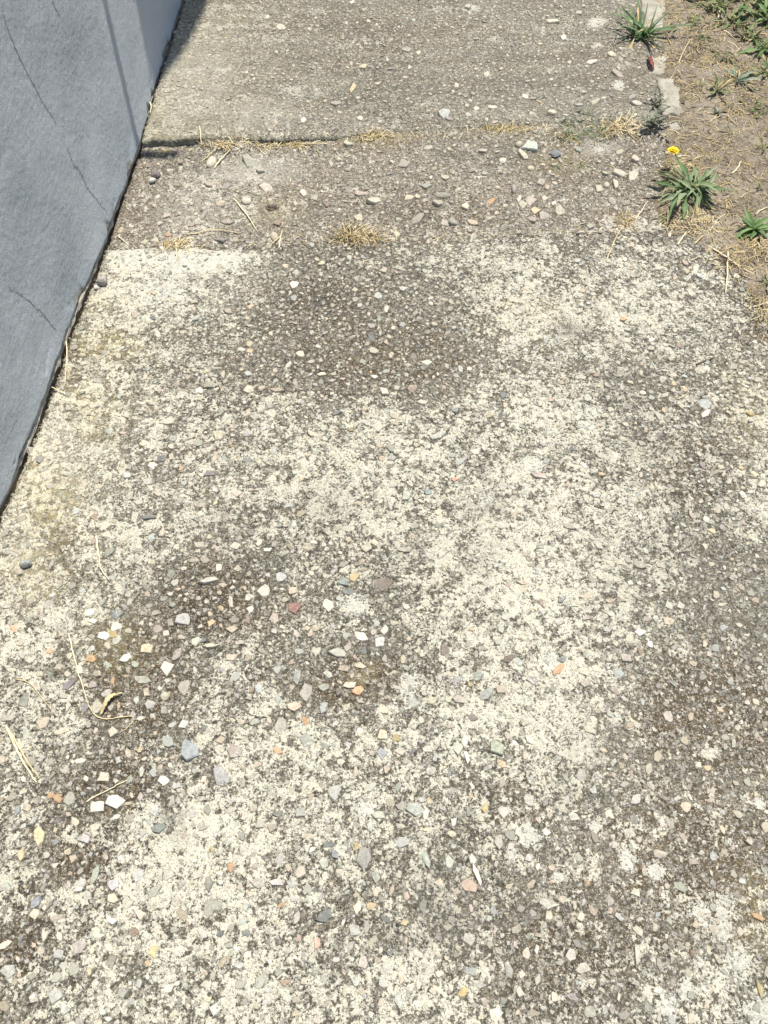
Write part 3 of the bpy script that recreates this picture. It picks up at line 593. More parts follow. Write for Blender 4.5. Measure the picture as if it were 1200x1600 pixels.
FAR_ST = """863 177 17 9 c;552 140 12 10 t2;563 188 9 8 w;475 191 10 6 w;525 165 16 8 p;770 167 15 7 c;605 95 7 6 w;550 6 10 5 w;419 32 8 6 c;432 86 7 5 w;862 33 17 8 c;995 162 17 8 lg;987 153 12 6 lg;635 79 12 8 lg;693 180 20 9 lb;702 186 14 6 p;440 48 12 6 c;568 107 14 5 t;590 133 10 5 c;745 170 8 5 w;760 186 7 6 w;905 20 12 6 c;880 60 10 5 w;955 85 14 6 c;925 98 14 6 c;930 160 14 6 c;905 165 12 5 lg;730 12 12 6 lg;760 118 10 6 c;640 108 8 5 w;820 150 10 5 c;980 100 10 6 p3;965 116 14 9 p"""
def parse(t):
    r = []
    for s in t.replace('\n', ';').split(';'):
        a = s.split(); r.append((float(a[0]), float(a[1]), float(a[2]), float(a[3]), a[4]))
    return r
PAL = ['lg', 'c', 'w', 't', 'lb', 'g', 'p', 'p3', 'p2', 's', 'm2', 't2', 'lb2', 'or', 'o', 'b']
PW = np.array([.22, .17, .05, .13, .10, .12, .09, .05, .012, .015, .02, .008, .006, .0015, .002, .006]); PW /= PW.sum()
PAL_STRIP = ['c', 't', 'p', 'p3', 'g', 'lg', 'p2', 'w', 'b', 'm2']; PWS = np.array([.2, .18, .2, .14, .1, .1, .03, .02, .02, .01]); PWS /= PWS.sum()

def jit_rgb(h, r, k=1.0):
    c = np.array(HUES[h]) * k; return np.clip(c * np.array([1.0, .985, .90]) * r.uniform(.80, 1.14) * (1 + r.normal(0, .02, 3)), .02, .85)

def lay_stones(parent, listed, region, hfun, crust_fun, count, smin, smax, pebble, pal, pw, nobj, seed, keep_vis, k_col=1.0, minsep=0.55, grit=0, gcol=None):
    """stones bedded in a slab: the listed ones and the largest others as objects, the rest as one part"""
    r = np.random.default_rng(seed); items = []; cell = {}
    def near(x, y, s):
        gx, gy = int(x / .03), int(y / .03)
        for i in range(gx - 1, gx + 2):
            for j in range(gy - 1, gy + 2):
                for (a, b, q) in cell.get((i, j), ()):
                    if (a - x) ** 2 + (b - y) ** 2 < (minsep * (s + q)) ** 2: return True
        return False
    def put(x, y, s): cell.setdefault((int(x / .03), int(y / .03)), []).append((x, y, s))
    for px, py, wd, ht, hue in listed:
        x, y = map(float, gnd(px, py)); a, b = mpp(px, py); sx_, sy_ = wd * a, ht * b
        if sy_ > sx_: s, asp, rz = sy_, sx_ / sy_, math.pi / 2
        else: s, asp, rz = sx_, sy_ / sx_, 0.0
        rz += r.uniform(-.35, .35)
        items.append((x, y, s * 1.2, asp, rz, jit_rgb(hue, r), True, hue)); put(x, y, s * 1.15)
    n = 0; tries = 0
    (xa, xb, ya, yb) = region
    while n < count and tries < count * 6:
        tries += 1; x = r.uniform(xa, xb); y = r.uniform(ya, yb)
        if not keep_vis(x, y, r): continue
        s = smin * math.exp(abs(r.normal(0, .48))) if r.random() < .8 else r.uniform(smin, smax)
        s = min(s, smax)
        if near(x, y, s): continue
        put(x, y, s); n += 1
        hue = pal[int(r.choice(len(pal), p=pw))]
        items.append((x, y, s, r.uniform(.55, 1), r.uniform(0, 6.28), jit_rgb(hue, r, k_col), False, hue))
    X = np.array([i[0] for i in items]); Y = np.array([i[1] for i in items])
    Hh = hfun(X, Y); CR = crust_fun(X, Y, r)
    def rank(i):
        it = items[i]; px, py = pix(it[0], it[1])
        vis = -20 < px < 1220 and -20 < py < 1620
        return (0 if it[6] else 1, 0 if vis else 1, -it[2] / (it[1] ** 2 + 2.25))
    order = sorted(range(len(items)), key=rank)
    ME, TT = (PEB_ME[:5] + CHIP_ME[:20], PEB_T[:5] + CHIP_T[:20]) if pebble else (CHIP_ME, CHIP_T)
    VV = []; TTs = []; CC = []; KK = []; DD = []; base = 0
    for k, i in enumerate(order):
        x, y, s, asp, rz, rgb, listed_, hue = items[i]; q = int(r.integers(len(ME)))
        flat = hue == 'gp'
        zs = s * (0.12 if flat else r.uniform(.62, 1.15)); asp2 = max(.35, asp / .8)
        crust = float(np.clip((CR[i] * .45 - .08 if listed_ else CR[i]) - (0.25 if flat else 0), -1, 1))
        dust = float(r.normal(-.02 if listed_ else .22, .18) + (.10 if pebble else 0))
        zoff = Hh[i] + (r.uniform(-.03, .05) if listed_ else r.uniform(-.08, .035)) * s
        tx, ty = r.normal(0, .035), r.normal(0, .035)
        if k < nobj:
            o = bpy.data.objects.new('stone', PEB_ME[q % 12] if flat else ME[q]); COL.objects.link(o); o.parent = parent
            o.location = (x, y, zoff); o.rotation_euler = (tx, ty, rz); o.scale = (s, s * min(asp2, 1.5), zs)
            o['stone_rgb'] = [float(c) for c in rgb]; o['crust'] = crust; o['dust'] = dust
        else:
            v, t = TT[q]; v = v * np.array([s, s * min(asp2, 1.5), zs]); c_, s_ = math.cos(rz), math.sin(rz)
            v = np.stack([v[:, 0] * c_ - v[:, 1] * s_ + x, v[:, 0] * s_ + v[:, 1] * c_ + y, v[:, 2] + zoff + v[:, 0] * ty + v[:, 1] * tx], -1)
            VV.append(v); TTs.append(t + base); base += len(v); CC.append(np.repeat(rgb[None], len(v), 0)); KK.append(np.full(len(v), crust)); DD.append(np.full(len(v), dust))
    if grit:
        gx = r.uniform(xa, xb, grit); gy = r.uniform(ya, yb, grit); ok = np.array([keep_vis(a, b, None) for a, b in zip(gx, gy)]); gx = gx[ok]; gy = gy[ok]; m = len(gx)
        gs = 0.0032 * np.exp(r.normal(0, .38, m)); ga = r.uniform(0, 6.28, m); gz = hfun(gx, gy); gk = crust_fun(gx, gy, r) + r.normal(0, .15, m)
        v0, t0 = OCT[0]; c_, s_ = np.cos(ga)[:, None], np.sin(ga)[:, None]
        vx = v0[None, :, 0] * gs[:, None]; vy = v0[None, :, 1] * gs[:, None]
        v = np.stack([vx * c_ - vy * s_ + gx[:, None], vx * s_ + vy * c_ + gy[:, None], v0[None, :, 2] * gs[:, None] * r.uniform(.6, 1.3, m)[:, None] + gz[:, None] + gs[:, None] * .02], -1).reshape(-1, 3)
        VV.append(v); TTs.append((t0[None] + (np.arange(m) * len(v0))[:, None, None]).reshape(-1, 3) + base)
        pc = np.array([HUES[h] for h in pal]); cc = pc[r.choice(len(pal), m, p=pw)] * r.uniform(.45, 1.0, (m, 1)) * k_col
        CC.append(np.repeat(cc, len(v0), 0)); KK.append(np.repeat(gk, len(v0))); DD.append(np.full(len(v), .3))
    if VV:
        me = fast_mesh('small_aggregate', np.vstack(VV), np.vstack(TTs), False)
        colattr(me, 'stone_rgb', np.vstack(CC)); fattr(me, 'crust', np.concatenate(KK)); fattr(me, 'dust', np.concatenate(DD))
        tag(link('small_aggregate', me, M['stone'], parent), kind='stuff')

def in_front(x, y, r):
    return wall_x(y) + .02 < x < min(soil_x(y) + .03, 1.1) and y < J2(x) - .006
def front_keep(x, y, r):
    if not in_front(x, y, r): return False
    if r is None: return True
    px, py = pix(x, y)
    if py < 700 and px < 210: return r.random() < .25
    k = float(coarse_front(np.array(x), np.array(y)))
    return r.random() < .12 + .75 * max(0, min(1, k))
def front_crust(X, Y, r):
    m1, _ = front_masks(X, Y); return -0.20 + m1[:, 0] * .55 - m1[:, 1] * .25 + r.normal(0, .16, len(X))
lay_stones(front, parse(FRONT_ST), (-.95, 1.0, -.25, 2.0), h_front, front_crust, 9500, .0095, .024, False, PAL, PW, 300, 31, front_keep, .95, minsep=.5, grit=30000)
def strip_keep(x, y, r):
    if not (wall_x(y) + .02 < x < soil_x(y) + .02 and J2(x) + .008 < y < J1(x) - .012): return False
    if r is None: return True
    px, py = pix(x, y); return r.random() < (.25 if px < 420 else 1.0)
lay_stones(strip, parse(STRIP_ST), (-.85, .95, 1.7, 2.4), h_strip, lambda X, Y, r: r.normal(-.1, .12, len(X)), 2800, .0085, .026, True, PAL_STRIP, PWS, 200, 37, strip_keep, .95, grit=12000)
def far_keep(x, y, r):
    if not (wall_x(y) + .02 < x < soil_x(y) - .01 and J1(x) + .012 < y < 3.9): return False
    return True if r is None else r.random() < .9
lay_stones(far, parse(FAR_ST), (-.85, 1.0, 2.1, 3.9), h_far, lambda X, Y, r: r.normal(-.02, .2, len(X)), 5200, .0085, .020, False, PAL_STRIP[:6], PWS[:6] / PWS[:6].sum(), 200, 41, far_keep, .95, grit=16000)

# ------------------------------------------------------------------ kerb pieces along the path edge
def kerb(pts, z, label, seed):
    P = np.array([gnd(*p) for p in pts]); c = P.mean(0); n = 40; r = np.random.default_rng(seed)
    # resample the outline and roughen it
    L = []; m = len(P)
    for i in range(m):
        for t in np.linspace(0, 1, n // m, endpoint=False): L.append(P[i] * (1 - t) + P[(i + 1) % m] * t)
    L = np.array(L); L = L + (L - c) * (fbm(L[:, 0] * 3, L[:, 1] * 3, 18, 3, seed)[:, None] * .75); L = L - c; k = len(L)
    v = [(p[0] * 1.04, p[1] * 1.04, -.06) for p in L] + [(p[0] * 1.0, p[1], z - .004) for p in L] + [(p[0] * .93, p[1] * .95, z + r.normal(0, .0006)) for p in L] + [(p[0] * .5, p[1] * .5, z + .001 + r.normal(0, .0006)) for p in L] + [(0, 0, z)]
    f = []
    for q in range(3):
        for i in range(k): f.append((q * k + i, q * k + (i + 1) % k, (q + 1) * k + (i + 1) % k, (q + 1) * k + i))
    for i in range(k): f.append((3 * k + i, 3 * k + (i + 1) % k, 4 * k))
    o = link('kerb_piece', mesh('kerb_piece', v, f, True), M['kerb']); o.location = (c[0], c[1], 0)
    tag(o, label, 'kerb', 'bleached kerb pieces along the path edge'); return o
kerb([(1004, 46), (1040, 38), (1044, -40), (1000, -45)], .007, 'long bleached concrete kerb piece behind the dark grass tuft at the top edge', 3)
kerb([(1034, 182), (1066, 178), (1062, 128), (1029, 128)], .008, 'whitish square kerb block between the red leaf and the yellow flower', 5)
kerb([(1018, 118), (1044, 112), (1040, 86), (1014, 90)], .002, 'small worn grey kerb piece just right of the red leaf', 8)
kerb([(1046, 214), (1068, 210), (1066, 188), (1044, 190)], .002, 'low crumbled kerb end buried in soil below the white kerb block', 11)

# ------------------------------------------------------------------ loose stones
def loose(px, py, wd, ht, hue, label, hgt=.75, seed=1, group=None):
    x, y = map(float, gnd(px, py)); a, b = mpp(px, py); r = np.random.default_rng(seed)
    v = []; f = []; n = 9; rings = [(-.9, .35), (-.5, .85), (0, 1.0), (.45, .86), (.8, .5)]; J = r.uniform(.82, 1.15, n)
    for z, s in rings:
        for i in range(n):
            t = i * 2 * math.pi / n; k = s * J[i] * r.uniform(.94, 1.06); v.append((math.cos(t) * k * wd * a / 2, math.sin(t) * k * ht * b / 2 * .8, (z + .55) * hgt * wd * a / 2))
    v.append((0, 0, (1.45) * hgt * wd * a / 2)); v.append((0, 0, -.4 * hgt * wd * a / 2))
    for q in range(4):
        for i in range(n): f.append((q * n + i, q * n + (i + 1) % n, (q + 1) * n + (i + 1) % n, (q + 1) * n + i))
    for i in range(n): f += [(4 * n + i, 4 * n + (i + 1) % n, 5 * n), ((i + 1) % n, i, 5 * n + 1)]
    o = link('loose_stone', mesh('loose_stone', v, f), M['stone']); o.location = (x, y, surf(x, y) + .001); o.rotation_euler = (r.normal(0, .1), r.normal(0, .1), r.uniform(-.4, .4))
    o['stone_rgb'] = list(HUES[hue]); o['crust'] = -.3
    tag(o, label, 'stone', 'loose stones lying on the path'); return o
loose(42, 884, 20, 13, 'g', 'lone dark-sided loose stone at the left edge, below the end of the wall crack', .9, 1)
loose(161, 443, 17, 14, 'p', 'round brownish loose pebble beside the wall foot on the white patch', 1.0, 2)
loose(151, 451, 8, 8, 'w', 'tiny white pebble touching the round brown pebble by the wall', .9, 3)
loose(243, 273, 14, 12, 'm', 'black round pebble on the strip near the shadow by the wall', .9, 4)
loose(238, 283, 11, 8, 'w', 'small white pebble touching the black pebble near the wall shadow', .7, 5)
loose(868, 240, 17, 13, 's', 'angular charcoal stone in the strip below the flat green grass', .45, 6)
loose(425, 322, 17, 11, 'b', 'ochre brown lump with a dark underside in the pebbly strip', .9, 8)

# ------------------------------------------------------------------ straw and twigs, each one on its own
def ribbon_tube(path3, r0, r1, flat=.55, n=5):
    P = [Vector(p) for p in path3]; m = len(P); v = []; f = []
    for i, p in enumerate(P):
        d = (P[min(i + 1, m - 1)] - P[max(i - 1, 0)]).normalized(); s = d.cross(Vector((0, 0, 1))); s = s.normalized() if s.length > 1e-4 else Vector((1, 0, 0)); u = s.cross(d)
        t = i / (m - 1); r = r0 * (1 - t) + r1 * t
        for k in range(n): a = k * 2 * math.pi / n; v.append(p + s * (math.cos(a) * r) + u * (math.sin(a) * r * flat))
    for i in range(m - 1):
        for k in range(n): f.append((i * n + k, i * n + (k + 1) % n, (i + 1) * n + (k + 1) % n, (i + 1) * n + k))
    f += [tuple(range(n))[::-1], tuple(range((m - 1) * n, m * n))]
    return v, f
def smooth_path(pts, k=5):
    P = np.array(pts, float)
    if len(P) == 2: return [P[0] * (1 - t) + P[1] * t for t in np.linspace(0, 1, 6)]
    Q = np.vstack([2 * P[0] - P[1], P, 2 * P[-1] - P[-2]]); o = []
    for i in range(1, len(Q) - 2):
        for t in np.linspace(0, 1, k, endpoint=False):
            a, b, c, d = Q[i - 1:i + 3]; o.append(.5 * ((2 * b) + (c - a) * t + (2 * a - 5 * b + 4 * c - d) * t * t + (3 * b - a - 3 * c + d) * t ** 3))
    return o + [P[-1]]
def straw(path, label, wpx=2.6, mat='straw_pale', name='straw_stalk', cat='straw', group='dry straw stalks lying on the path', lift=.004, taper=.5):
    pts = smooth_path(path); G = [gnd(*p) for p in pts]; m = len(G); a, _ = mpp(*path[0]); r = wpx * a / 2
    Z = [surf(*g) for g in G]; c = Vector((float(G[0][0]), float(G[0][1]), Z[0]))
    top = max(Z); P = []
    for i, g in enumerate(G):
        z = Z[i] * .5 + (Z[0] * (1 - i / (m - 1)) + Z[-1] * (i / (m - 1))) * .5 + r * .7 + lift * math.sin(math.pi * i / (m - 1)); P.append(Vector((float(g[0]), float(g[1]), max(z, Z[i] + r * .3))) - c)
    P = [p + Vector((random.gauss(0, .0006), random.gauss(0, .0006), random.uniform(0, .0006))) for p in P]
    v, f = ribbon_tube(P, r, r * taper); o = link(name, mesh(name, v, f, True), M[mat]); o.location = c
    tag(o, label, cat, group); return o
ST = [
 ([(150, 838), (154, 862), (158, 888), (171, 906)], 'short bent pale straw left of centre above the brown patch', 3.4, 'straw_pale'),
 ([(107, 990), (118, 1030), (129, 1070), (138, 1100)], 'long thin straight straw running down to the curled stalk', 2.6, 'straw_pale'),
 ([(138, 1102), (148, 1116), (164, 1124), (186, 1122), (206, 1120), (208, 1128), (196, 1140), (184, 1145)], 'thin curled stalk looping beside the dry yellow leaf', 2.0, 'straw'),
 ([(11, 1136), (24, 1164), (38, 1192), (57, 1222)], 'thick pale straw at the left edge, left one of the crossing pair', 5.0, 'straw_pale'),
 ([(13, 1138), (34, 1172), (48, 1196), (62, 1216)], 'pale straw at the left edge, right one of the crossing pair', 3.2, 'straw'),
 ([(134, 1254), (152, 1244), (174, 1233), (199, 1219)], 'straight short straw crossing the brown patch above two white stones', 2.6, 'straw_pale'),
 ([(24, 1061), (46, 1068), (66, 1090), (86, 1116)], 'faint curved thread of dry grass left of the dry yellow leaf', 1.5, 'straw'),
 ([(104, 534), (106, 556), (104, 580), (102, 602)], 'long pale straw lying in the brown gap at the wall foot', 2.4, 'straw_pale'),
 ([(105, 552), (107, 574), (109, 595)], 'shorter straw fanning out beside the long one at the wall foot', 1.8, 'straw'),
 ([(81, 605), (92, 612), (104, 618)], 'little straw lying across the wall foot below the long straws', 2.0, 'straw_pale'),
 ([(364, 309), (384, 334), (402, 361)], 'slanting straw in the strip above the white lichen patch', 2.6, 'straw_pale'),
 ([(294, 368), (322, 362), (350, 360), (376, 362)], 'long flat straw lying level along the lower edge of the strip', 2.2, 'straw'),
 ([(274, 378), (276, 394), (277, 408)], 'upright pale straw on the dry clump by the white lichen patch', 3.0, 'straw_pale'),
 ([(436, 388), (438, 372), (441, 357)], 'short upright straw in the strip left of the dry grass clump', 2.6, 'straw_pale'),
 ([(440, 366), (428, 378), (416, 384)], 'low curved straw touching the short upright straw in the strip', 2.2, 'straw'),
 ([(184, 367), (192, 375), (201, 382)], 'pale straw at the left corner of the white lichen patch', 2.2, 'straw_pale'),
 ([(334, 262), (346, 248), (360, 234)], 'slanting straw just below the step edge of the far slab', 2.8, 'straw_pale'),
 ([(312, 252), (332, 238), (352, 222)], 'longer slanting straw left of the one below the step edge', 1.8, 'straw'),
 ([(314, 206), (315, 216), (315, 228)], 'small upright straw hanging over the step edge', 2.4, 'straw_pale'),
 ([(237, 168), (239, 177), (238, 186)], 'tiny pale straw on the far slab beside the wall', 2.6, 'straw_pale'),
 ([(947, 408), (957, 384), (968, 362), (987, 337)], 'long straw reaching from the near slab across the joint to the soil', 2.0, 'straw'),
 ([(993, 343), (1003, 328), (1013, 312)], 'short pale straw just left of the big grey-green weed', 2.4, 'straw_pale'),
 ([(1135, 396), (1135, 420), (1134, 440), (1133, 461)], 'straight pale straw pointing down below the right weed', 3.2, 'straw_pale'),
 ([(1113, 390), (1130, 404), (1147, 417), (1178, 432)], 'bent straw stretching right over the soil edge below the weed', 3.0, 'straw_pale'),
 ([(1058, 384), (1065, 374), (1072, 364)], 'short thick straw under the big grey-green weed', 3.4, 'straw_pale'),
 ([(1084, 383), (1092, 377), (1098, 372)], 'small pale straw right of the thick straw under the weed', 2.6, 'straw'),
 ([(1176, 481), (1190, 480), (1204, 481)], 'level straw at the right edge above the dry tuft', 2.6, 'straw_pale'),
 ([(1056, 626), (1066, 622), (1076, 616)], 'fine straw on the right part of the slab above the blue-grey stone', 1.6, 'straw'),
 ([(1058, 104), (1066, 86), (1076, 68), (1083, 62)], 'thin curved straw on bare soil right of the red leaf', 1.8, 'straw'),
 ([(1130, 50), (1136, 55), (1143, 60)], 'small bright straw on soil below the green weeds', 2.8, 'straw_pale'),
 ([(1120, 36), (1122, 26), (1124, 17)], 'upright bright straw among the top right weeds', 2.6, 'straw_pale'),
 ([(1105, 197), (1118, 190), (1132, 186), (1150, 200)], 'arched straw on soil right of the yellow flower', 2.0, 'straw'),
 ([(1142, 276), (1150, 268), (1156, 256)], 'short straw on soil right of the big grey-green weed', 3.0, 'straw_pale'),
 ([(1180, 336), (1190, 330), (1204, 324)], 'straw leading to the right edge above the right weed', 2.6, 'straw_pale'),
 ([(970, 183), (985, 192), (1000, 202)], 'thin straw left of the ash-grey weed at the joint', 2.0, 'straw'),
]
for path, lab, wpx, mt in ST: straw(path, lab, wpx, mt)
straw([(1086, 571), (1100, 567), (1115, 560)], 'thin dark curved twig on the right part of the near slab', 2.4, 'twig', 'twig', 'twig', None)
straw([(893, 1268), (905, 1271), (918, 1274)], 'tiny dark twig between two cream stones low on the slab', 1.8, 'twig', 'twig', 'twig', None)
straw([(654, 3), (658, -2), (664, -10)], 'small dark twig at the top edge of the far slab', 3.0, 'twig', 'twig', 'twig', None)
def dead_leaf(path, wpx, mat, label, name, seed):
    pts = smooth_path(path, 4); G = [gnd(*p) for p in pts]; m = len(G); a, _ = mpp(*path[0]); r = np.random.default_rng(seed); v = []; f = []
    c = np.array([G[0][0], G[0][1], surf(*G[0])])
    for i, g in enumerate(G):
        d = np.array(G[min(i + 1, m - 1)]) - np.array(G[max(i - 1, 0)]); d /= np.linalg.norm(d); s = np.array([d[1], -d[0]])
        t = i / (m - 1); ww = wpx * a / 2 * (math.sin(math.pi * (0.08 + .84 * t)) ** .7) * r.uniform(.45, 1.4); z = surf(*g) + .004 + .010 * math.sin(math.pi * t)
        for q, dz in ((-1, .004), (-.45, -.001), (0, .0015), (.5, -.001), (1, .006 * r.random())): v.append(np.array([g[0] + s[0] * ww * q, g[1] + s[1] * ww * q, z + dz]) - c)
        for q, dz in ((1, .006), (.5, -.0022), (0, .0003), (-.45, -.0022), (-1, .003)): v.append(np.array([g[0] + s[0] * ww * q * .98, g[1] + s[1] * ww * q * .98, z + dz - .0008]) - c)
    for i in range(m - 1):
        for k in range(10): f.append((i * 10 + k, i * 10 + (k + 1) % 10, (i + 1) * 10 + (k + 1) % 10, (i + 1) * 10 + k))
    f += [tuple(range(10))[::-1], tuple(range((m - 1) * 10, m * 10))]
    o = link(name, mesh(name, v, f, True), M[mat]); o.location = c; return tag(o, label, 'leaf')
dead_leaf([(158, 1117), (166, 1106), (172, 1096), (180, 1089), (192, 1084)], 7, 'dryleaf', 'curled yellow dry leaf on the slab beside the curled stalk', 'dry_leaf', 2)
dead_leaf([(1012, 92), (1014, 100), (1017, 108), (1020, 112)], 5, 'red', 'small crumpled dark red leaf on the path edge', 'dead_leaf', 4)

# ------------------------------------------------------------------ weeds
def leaf_mesh(name, L, W, shape, droop, lobes=0, fold=.35, seed=0, nseg=9):
    """blade along +x from the origin, thin but with two skins' worth of curvature; 'along' runs from base to tip"""
    r = np.random.default_rng(seed); v = []; f = []; al = []
    for i in range(nseg + 1):
        t = i / nseg
        if shape == 'lance': ww = (math.sin(math.pi * min(1, t * .92 + .06)) ** .9) * (.35 + .85 * t)
        elif shape == 'grass': ww = (1 - t) ** .6 * (.6 + .4 * min(1, t * 5))
        else: ww = math.sin(math.pi * min(1, t ** .75 * .97 + .02)) ** .7
        if lobes: ww *= 1 + .5 * math.sin(t * lobes * 2 * math.pi) * (t < .88)
        ww = max(ww, .04) * W / 2
        x = L * t * (1 - .12 * droop * t); z = -droop * L * t * t * .55
        y0 = .04 * L * math.sin(t * 3 + seed)
        for q, dz in ((-1, fold), (-.5, fold * .35), (0, 0), (.5, fold * .35), (1, fold)):
            v.append((x, y0 + ww * q, z + dz * ww + r.normal(0, .02) * ww)); al.append(t)
    for i in range(nseg):
        for k in range(4): f.append((i * 5 + k, (i + 1) * 5 + k, (i + 1) * 5 + k + 1, i * 5 + k + 1))
    me = mesh(name, v, f, True); fattr(me, 'along', al); return me
LM = {}
def leaf_set(key, n, L, W, shape, droop, lobes, mat, fold=.35):
    LM[key] = []
    for i in range(n):
        m_ = leaf_mesh('leaf', L * random.uniform(.85, 1.1), W * random.uniform(.8, 1.2), shape, droop * random.uniform(.6, 1.5), lobes, fold, i + len(LM) * 17); m_.materials.append(M[mat]); LM[key].append(m_)
leaf_set('rosette', 9, 1.0, .15, 'lance', 1.0, 5, 'leaf_grey', .5)
leaf_set('withered', 4, 1.0, .075, 'lance', .9, 2, 'straw_brown', .5)
leaf_set('narrow', 5, 1.0, .13, 'lance', .8, 2, 'leaf_grey', .5)
leaf_set('broad', 4, 1.0, .24, 'oval', .6, 0, 'leaf_green')
leaf_set('blade', 5, 1.0, .085, 'grass', .75, 0, 'leaf_dark', .5)
leaf_set('teal', 4, 1.0, .12, 'lance', .35, 0, 'leaf_teal', .5)
leaf_set('ash', 4, 1.0, .34, 'oval', .3, 0, 'leaf_ash')
leaf_set('olive', 6, 1.0, .17, 'lance', .4, 2, 'leaf_olive')
leaf_set('green', 6, 1.0, .17, 'lance', .5, 2, 'leaf_green')
leaf_set('fine', 4, 1.0, .055, 'grass', .6, 0, 'leaf_grey', .5)
def plant(name, px, py, label, cat, key, n, lpx, up=(5, 55), seed=0, group='weeds growing on the soil by the path', spread=.004, key2=None, arc=(0, 360), zoff=0):
    x, y = map(float, gnd(px, py)); a, _ = mpp(px, py); z = surf(x, y); o = empty(name, (x, y, z + zoff)); r = random.Random(seed)
    for i in range(n):
        ms = LM[key2] if key2 and r.random() < .35 else LM[key]
        if key not in ('fine', 'broad') and r.random() < .14: ms = LM['withered']
        l = bpy.data.objects.new('leaf', r.choice(ms)); COL.objects.link(l); l.parent = o
        t = i / n; az = math.radians(arc[0] + (arc[1] - arc[0]) * ((i * .618034) % 1)) + r.uniform(-.2, .2); el = math.radians(up[0] + (up[1] - up[0]) * (t ** 1.3) + r.uniform(-6, 6))
        s = lpx * a * r.uniform(.42, 1.12) * (1 - .25 * t); l.scale = (s, s, s)
        l.location = (r.uniform(-1, 1) * spread, r.uniform(-1, 1) * spread, .001 + .002 * t)
        l.rotation_euler = (r.uniform(-.75, .75), -el, az)
    if label: tag(o, label, cat, group)
    return o
G_ = 'weeds growing on the soil by the path'
big = plant('rosette_weed', 1076, 305, 'big grey-green rosette weed with a yellow flower at the path edge', 'weed', 'rosette', 46, 70, (0, 62), 1, key2='narrow', spread=.024)
for i_, (k_, n_) in enumerate((('withered', 26), ('narrow', 34))):
    for q_ in range(n_):
        l_ = bpy.data.objects.new('leaf', random.choice(LM[k_])); COL.objects.link(l_); l_.parent = big; sc_ = random.uniform(.035, .12); l_.scale = (sc_,) * 3
        l_.location = (random.gauss(0, .022), random.gauss(0, .024), .003); l_.rotation_euler = (random.uniform(-.9, .9), -math.radians(random.uniform(-4, 14 if i_ == 0 else 45)), random.uniform(0, 6.28))
# its flower: stem, sepals, two rings of petals, disc
def flower(parent, px, py, hgt, base=(0, 0, 0)):
    ox, oy, oz = parent.location; gx, gy = map(float, gnd(px, py, oz + hgt)); c = Vector((gx - ox, gy - oy, hgt)); b = Vector(base)
    P = [b * (1 - t) + c * t + Vector((0, .01 * math.sin(t * 3.1), .006 * math.sin(t * 3.1))) for t in np.linspace(0, 1, 8)]
    v, f = ribbon_tube(P, .0019, .0015, 1.0, 6); link('stem', mesh('stem', v, f, True), M['leaf_green'], parent)
    v = []; f = []
    for ring, (n, R, W, z0, z1) in enumerate(((16, .0165, .0058, .000, .0035), (13, .0122, .0050, .002, .0075), (9, .0075, .0044, .004, .0095))):
        for i in range(n):
            a = (i + .5 * ring) * 2 * math.pi / n + random.uniform(-.1, .1); d = Vector((math.cos(a), math.sin(a), 0)); s = Vector((-d.y, d.x, 0)); k = len(v); rr = R * random.uniform(.88, 1.08)
            for t, ww in ((.12, .4), (.55, .9), (.92, 1), (1, .55)):
                p = c + d * rr * t + Vector((0, 0, z0 + (z1 - z0) * math.sin(t * 1.9))); v += [p - s * W * ww / 2, p + Vector((0, 0, -.0006)), p + s * W * ww / 2]
            for q in range(3): f += [(k + q * 3, k + q * 3 + 3, k + q * 3 + 4, k + q * 3 + 1), (k + q * 3 + 1, k + q * 3 + 4, k + q * 3 + 5, k + q * 3 + 2)]
    fl = link('flower', mesh('petals', v, f, True), M['yellow'], parent); fl['label'] = 'bright yellow daisy-like flower head'
    vv, ff = chip(9, 9, .95, True); vv = [(c.x + p[0] * .011, c.y + p[1] * .011, c.z + .0035 + p[2] * .022) for p in vv]; link('flower_disc', mesh('flower_disc', vv, ff, True), M['disc'], fl)
    vv, ff = chip(12, 8, 1.0, True); vv = [(c.x + p[0] * .012, c.y + p[1] * .012, c.z - .001 - p[2] * .03) for p in vv]; link('sepals', mesh('sepals', vv, ff, True), M['leaf_dark'], fl)
flower(big, 1052, 236, .042)
plant('broad_leaf_weed', 1176, 362, 'small bright green broad-leaved weed at the right edge', 'weed', 'broad', 14, 48, (10, 60), 3)
plant('grass_tuft', 1003, 58, 'dark green spiky grass tuft at the corner of the kerb', 'grass tuft', 'blade', 44, 80, (10, 78), 4, spread=.024)
def stem_weed(name, px, py, label, key, nst, hpx, lpx, seed, mat, group=G_):
    x, y = map(float, gnd(px, py)); a, _ = mpp(px, py); z = surf(x, y); o = empty(name, (x, y, z)); r = random.Random(seed)
    for k in range(nst):
        az = r.uniform(0, 6.28); ln = r.uniform(.3, 1) * hpx * a; end = Vector((math.cos(az) * ln * .8, math.sin(az) * ln * .8, r.uniform(.25, .7) * hpx * a)); st = Vector((r.uniform(-1, 1) * .012, r.uniform(-1, 1) * .012, -.002))
        P = [st + end * t + Vector((0, 0, .012 * math.sin(t * 3))) for t in np.linspace(0, 1, 6)]; v, f = ribbon_tube(P, .0012, .0007, 1, 5); link('stem', mesh('stem', v, f, True), M[mat], o)
        for j in range(5):
            l = bpy.data.objects.new('leaf', r.choice(LM[key])); COL.objects.link(l); l.parent = o; p = P[1 + j]; s = lpx * a * r.uniform(.6, 1.1); l.scale = (s, s, s); l.location = p; l.rotation_euler = (r.uniform(-.5, .5), -r.uniform(-.1, .9), az + r.uniform(-1.6, 1.6))
    return tag(o, label, 'weed', group)
stem_weed('branching_weed', 1018, 196, 'ash-grey straggly weed between the joint and the white kerb block', 'ash', 11, 44, 14, 5, 'leaf_ash')
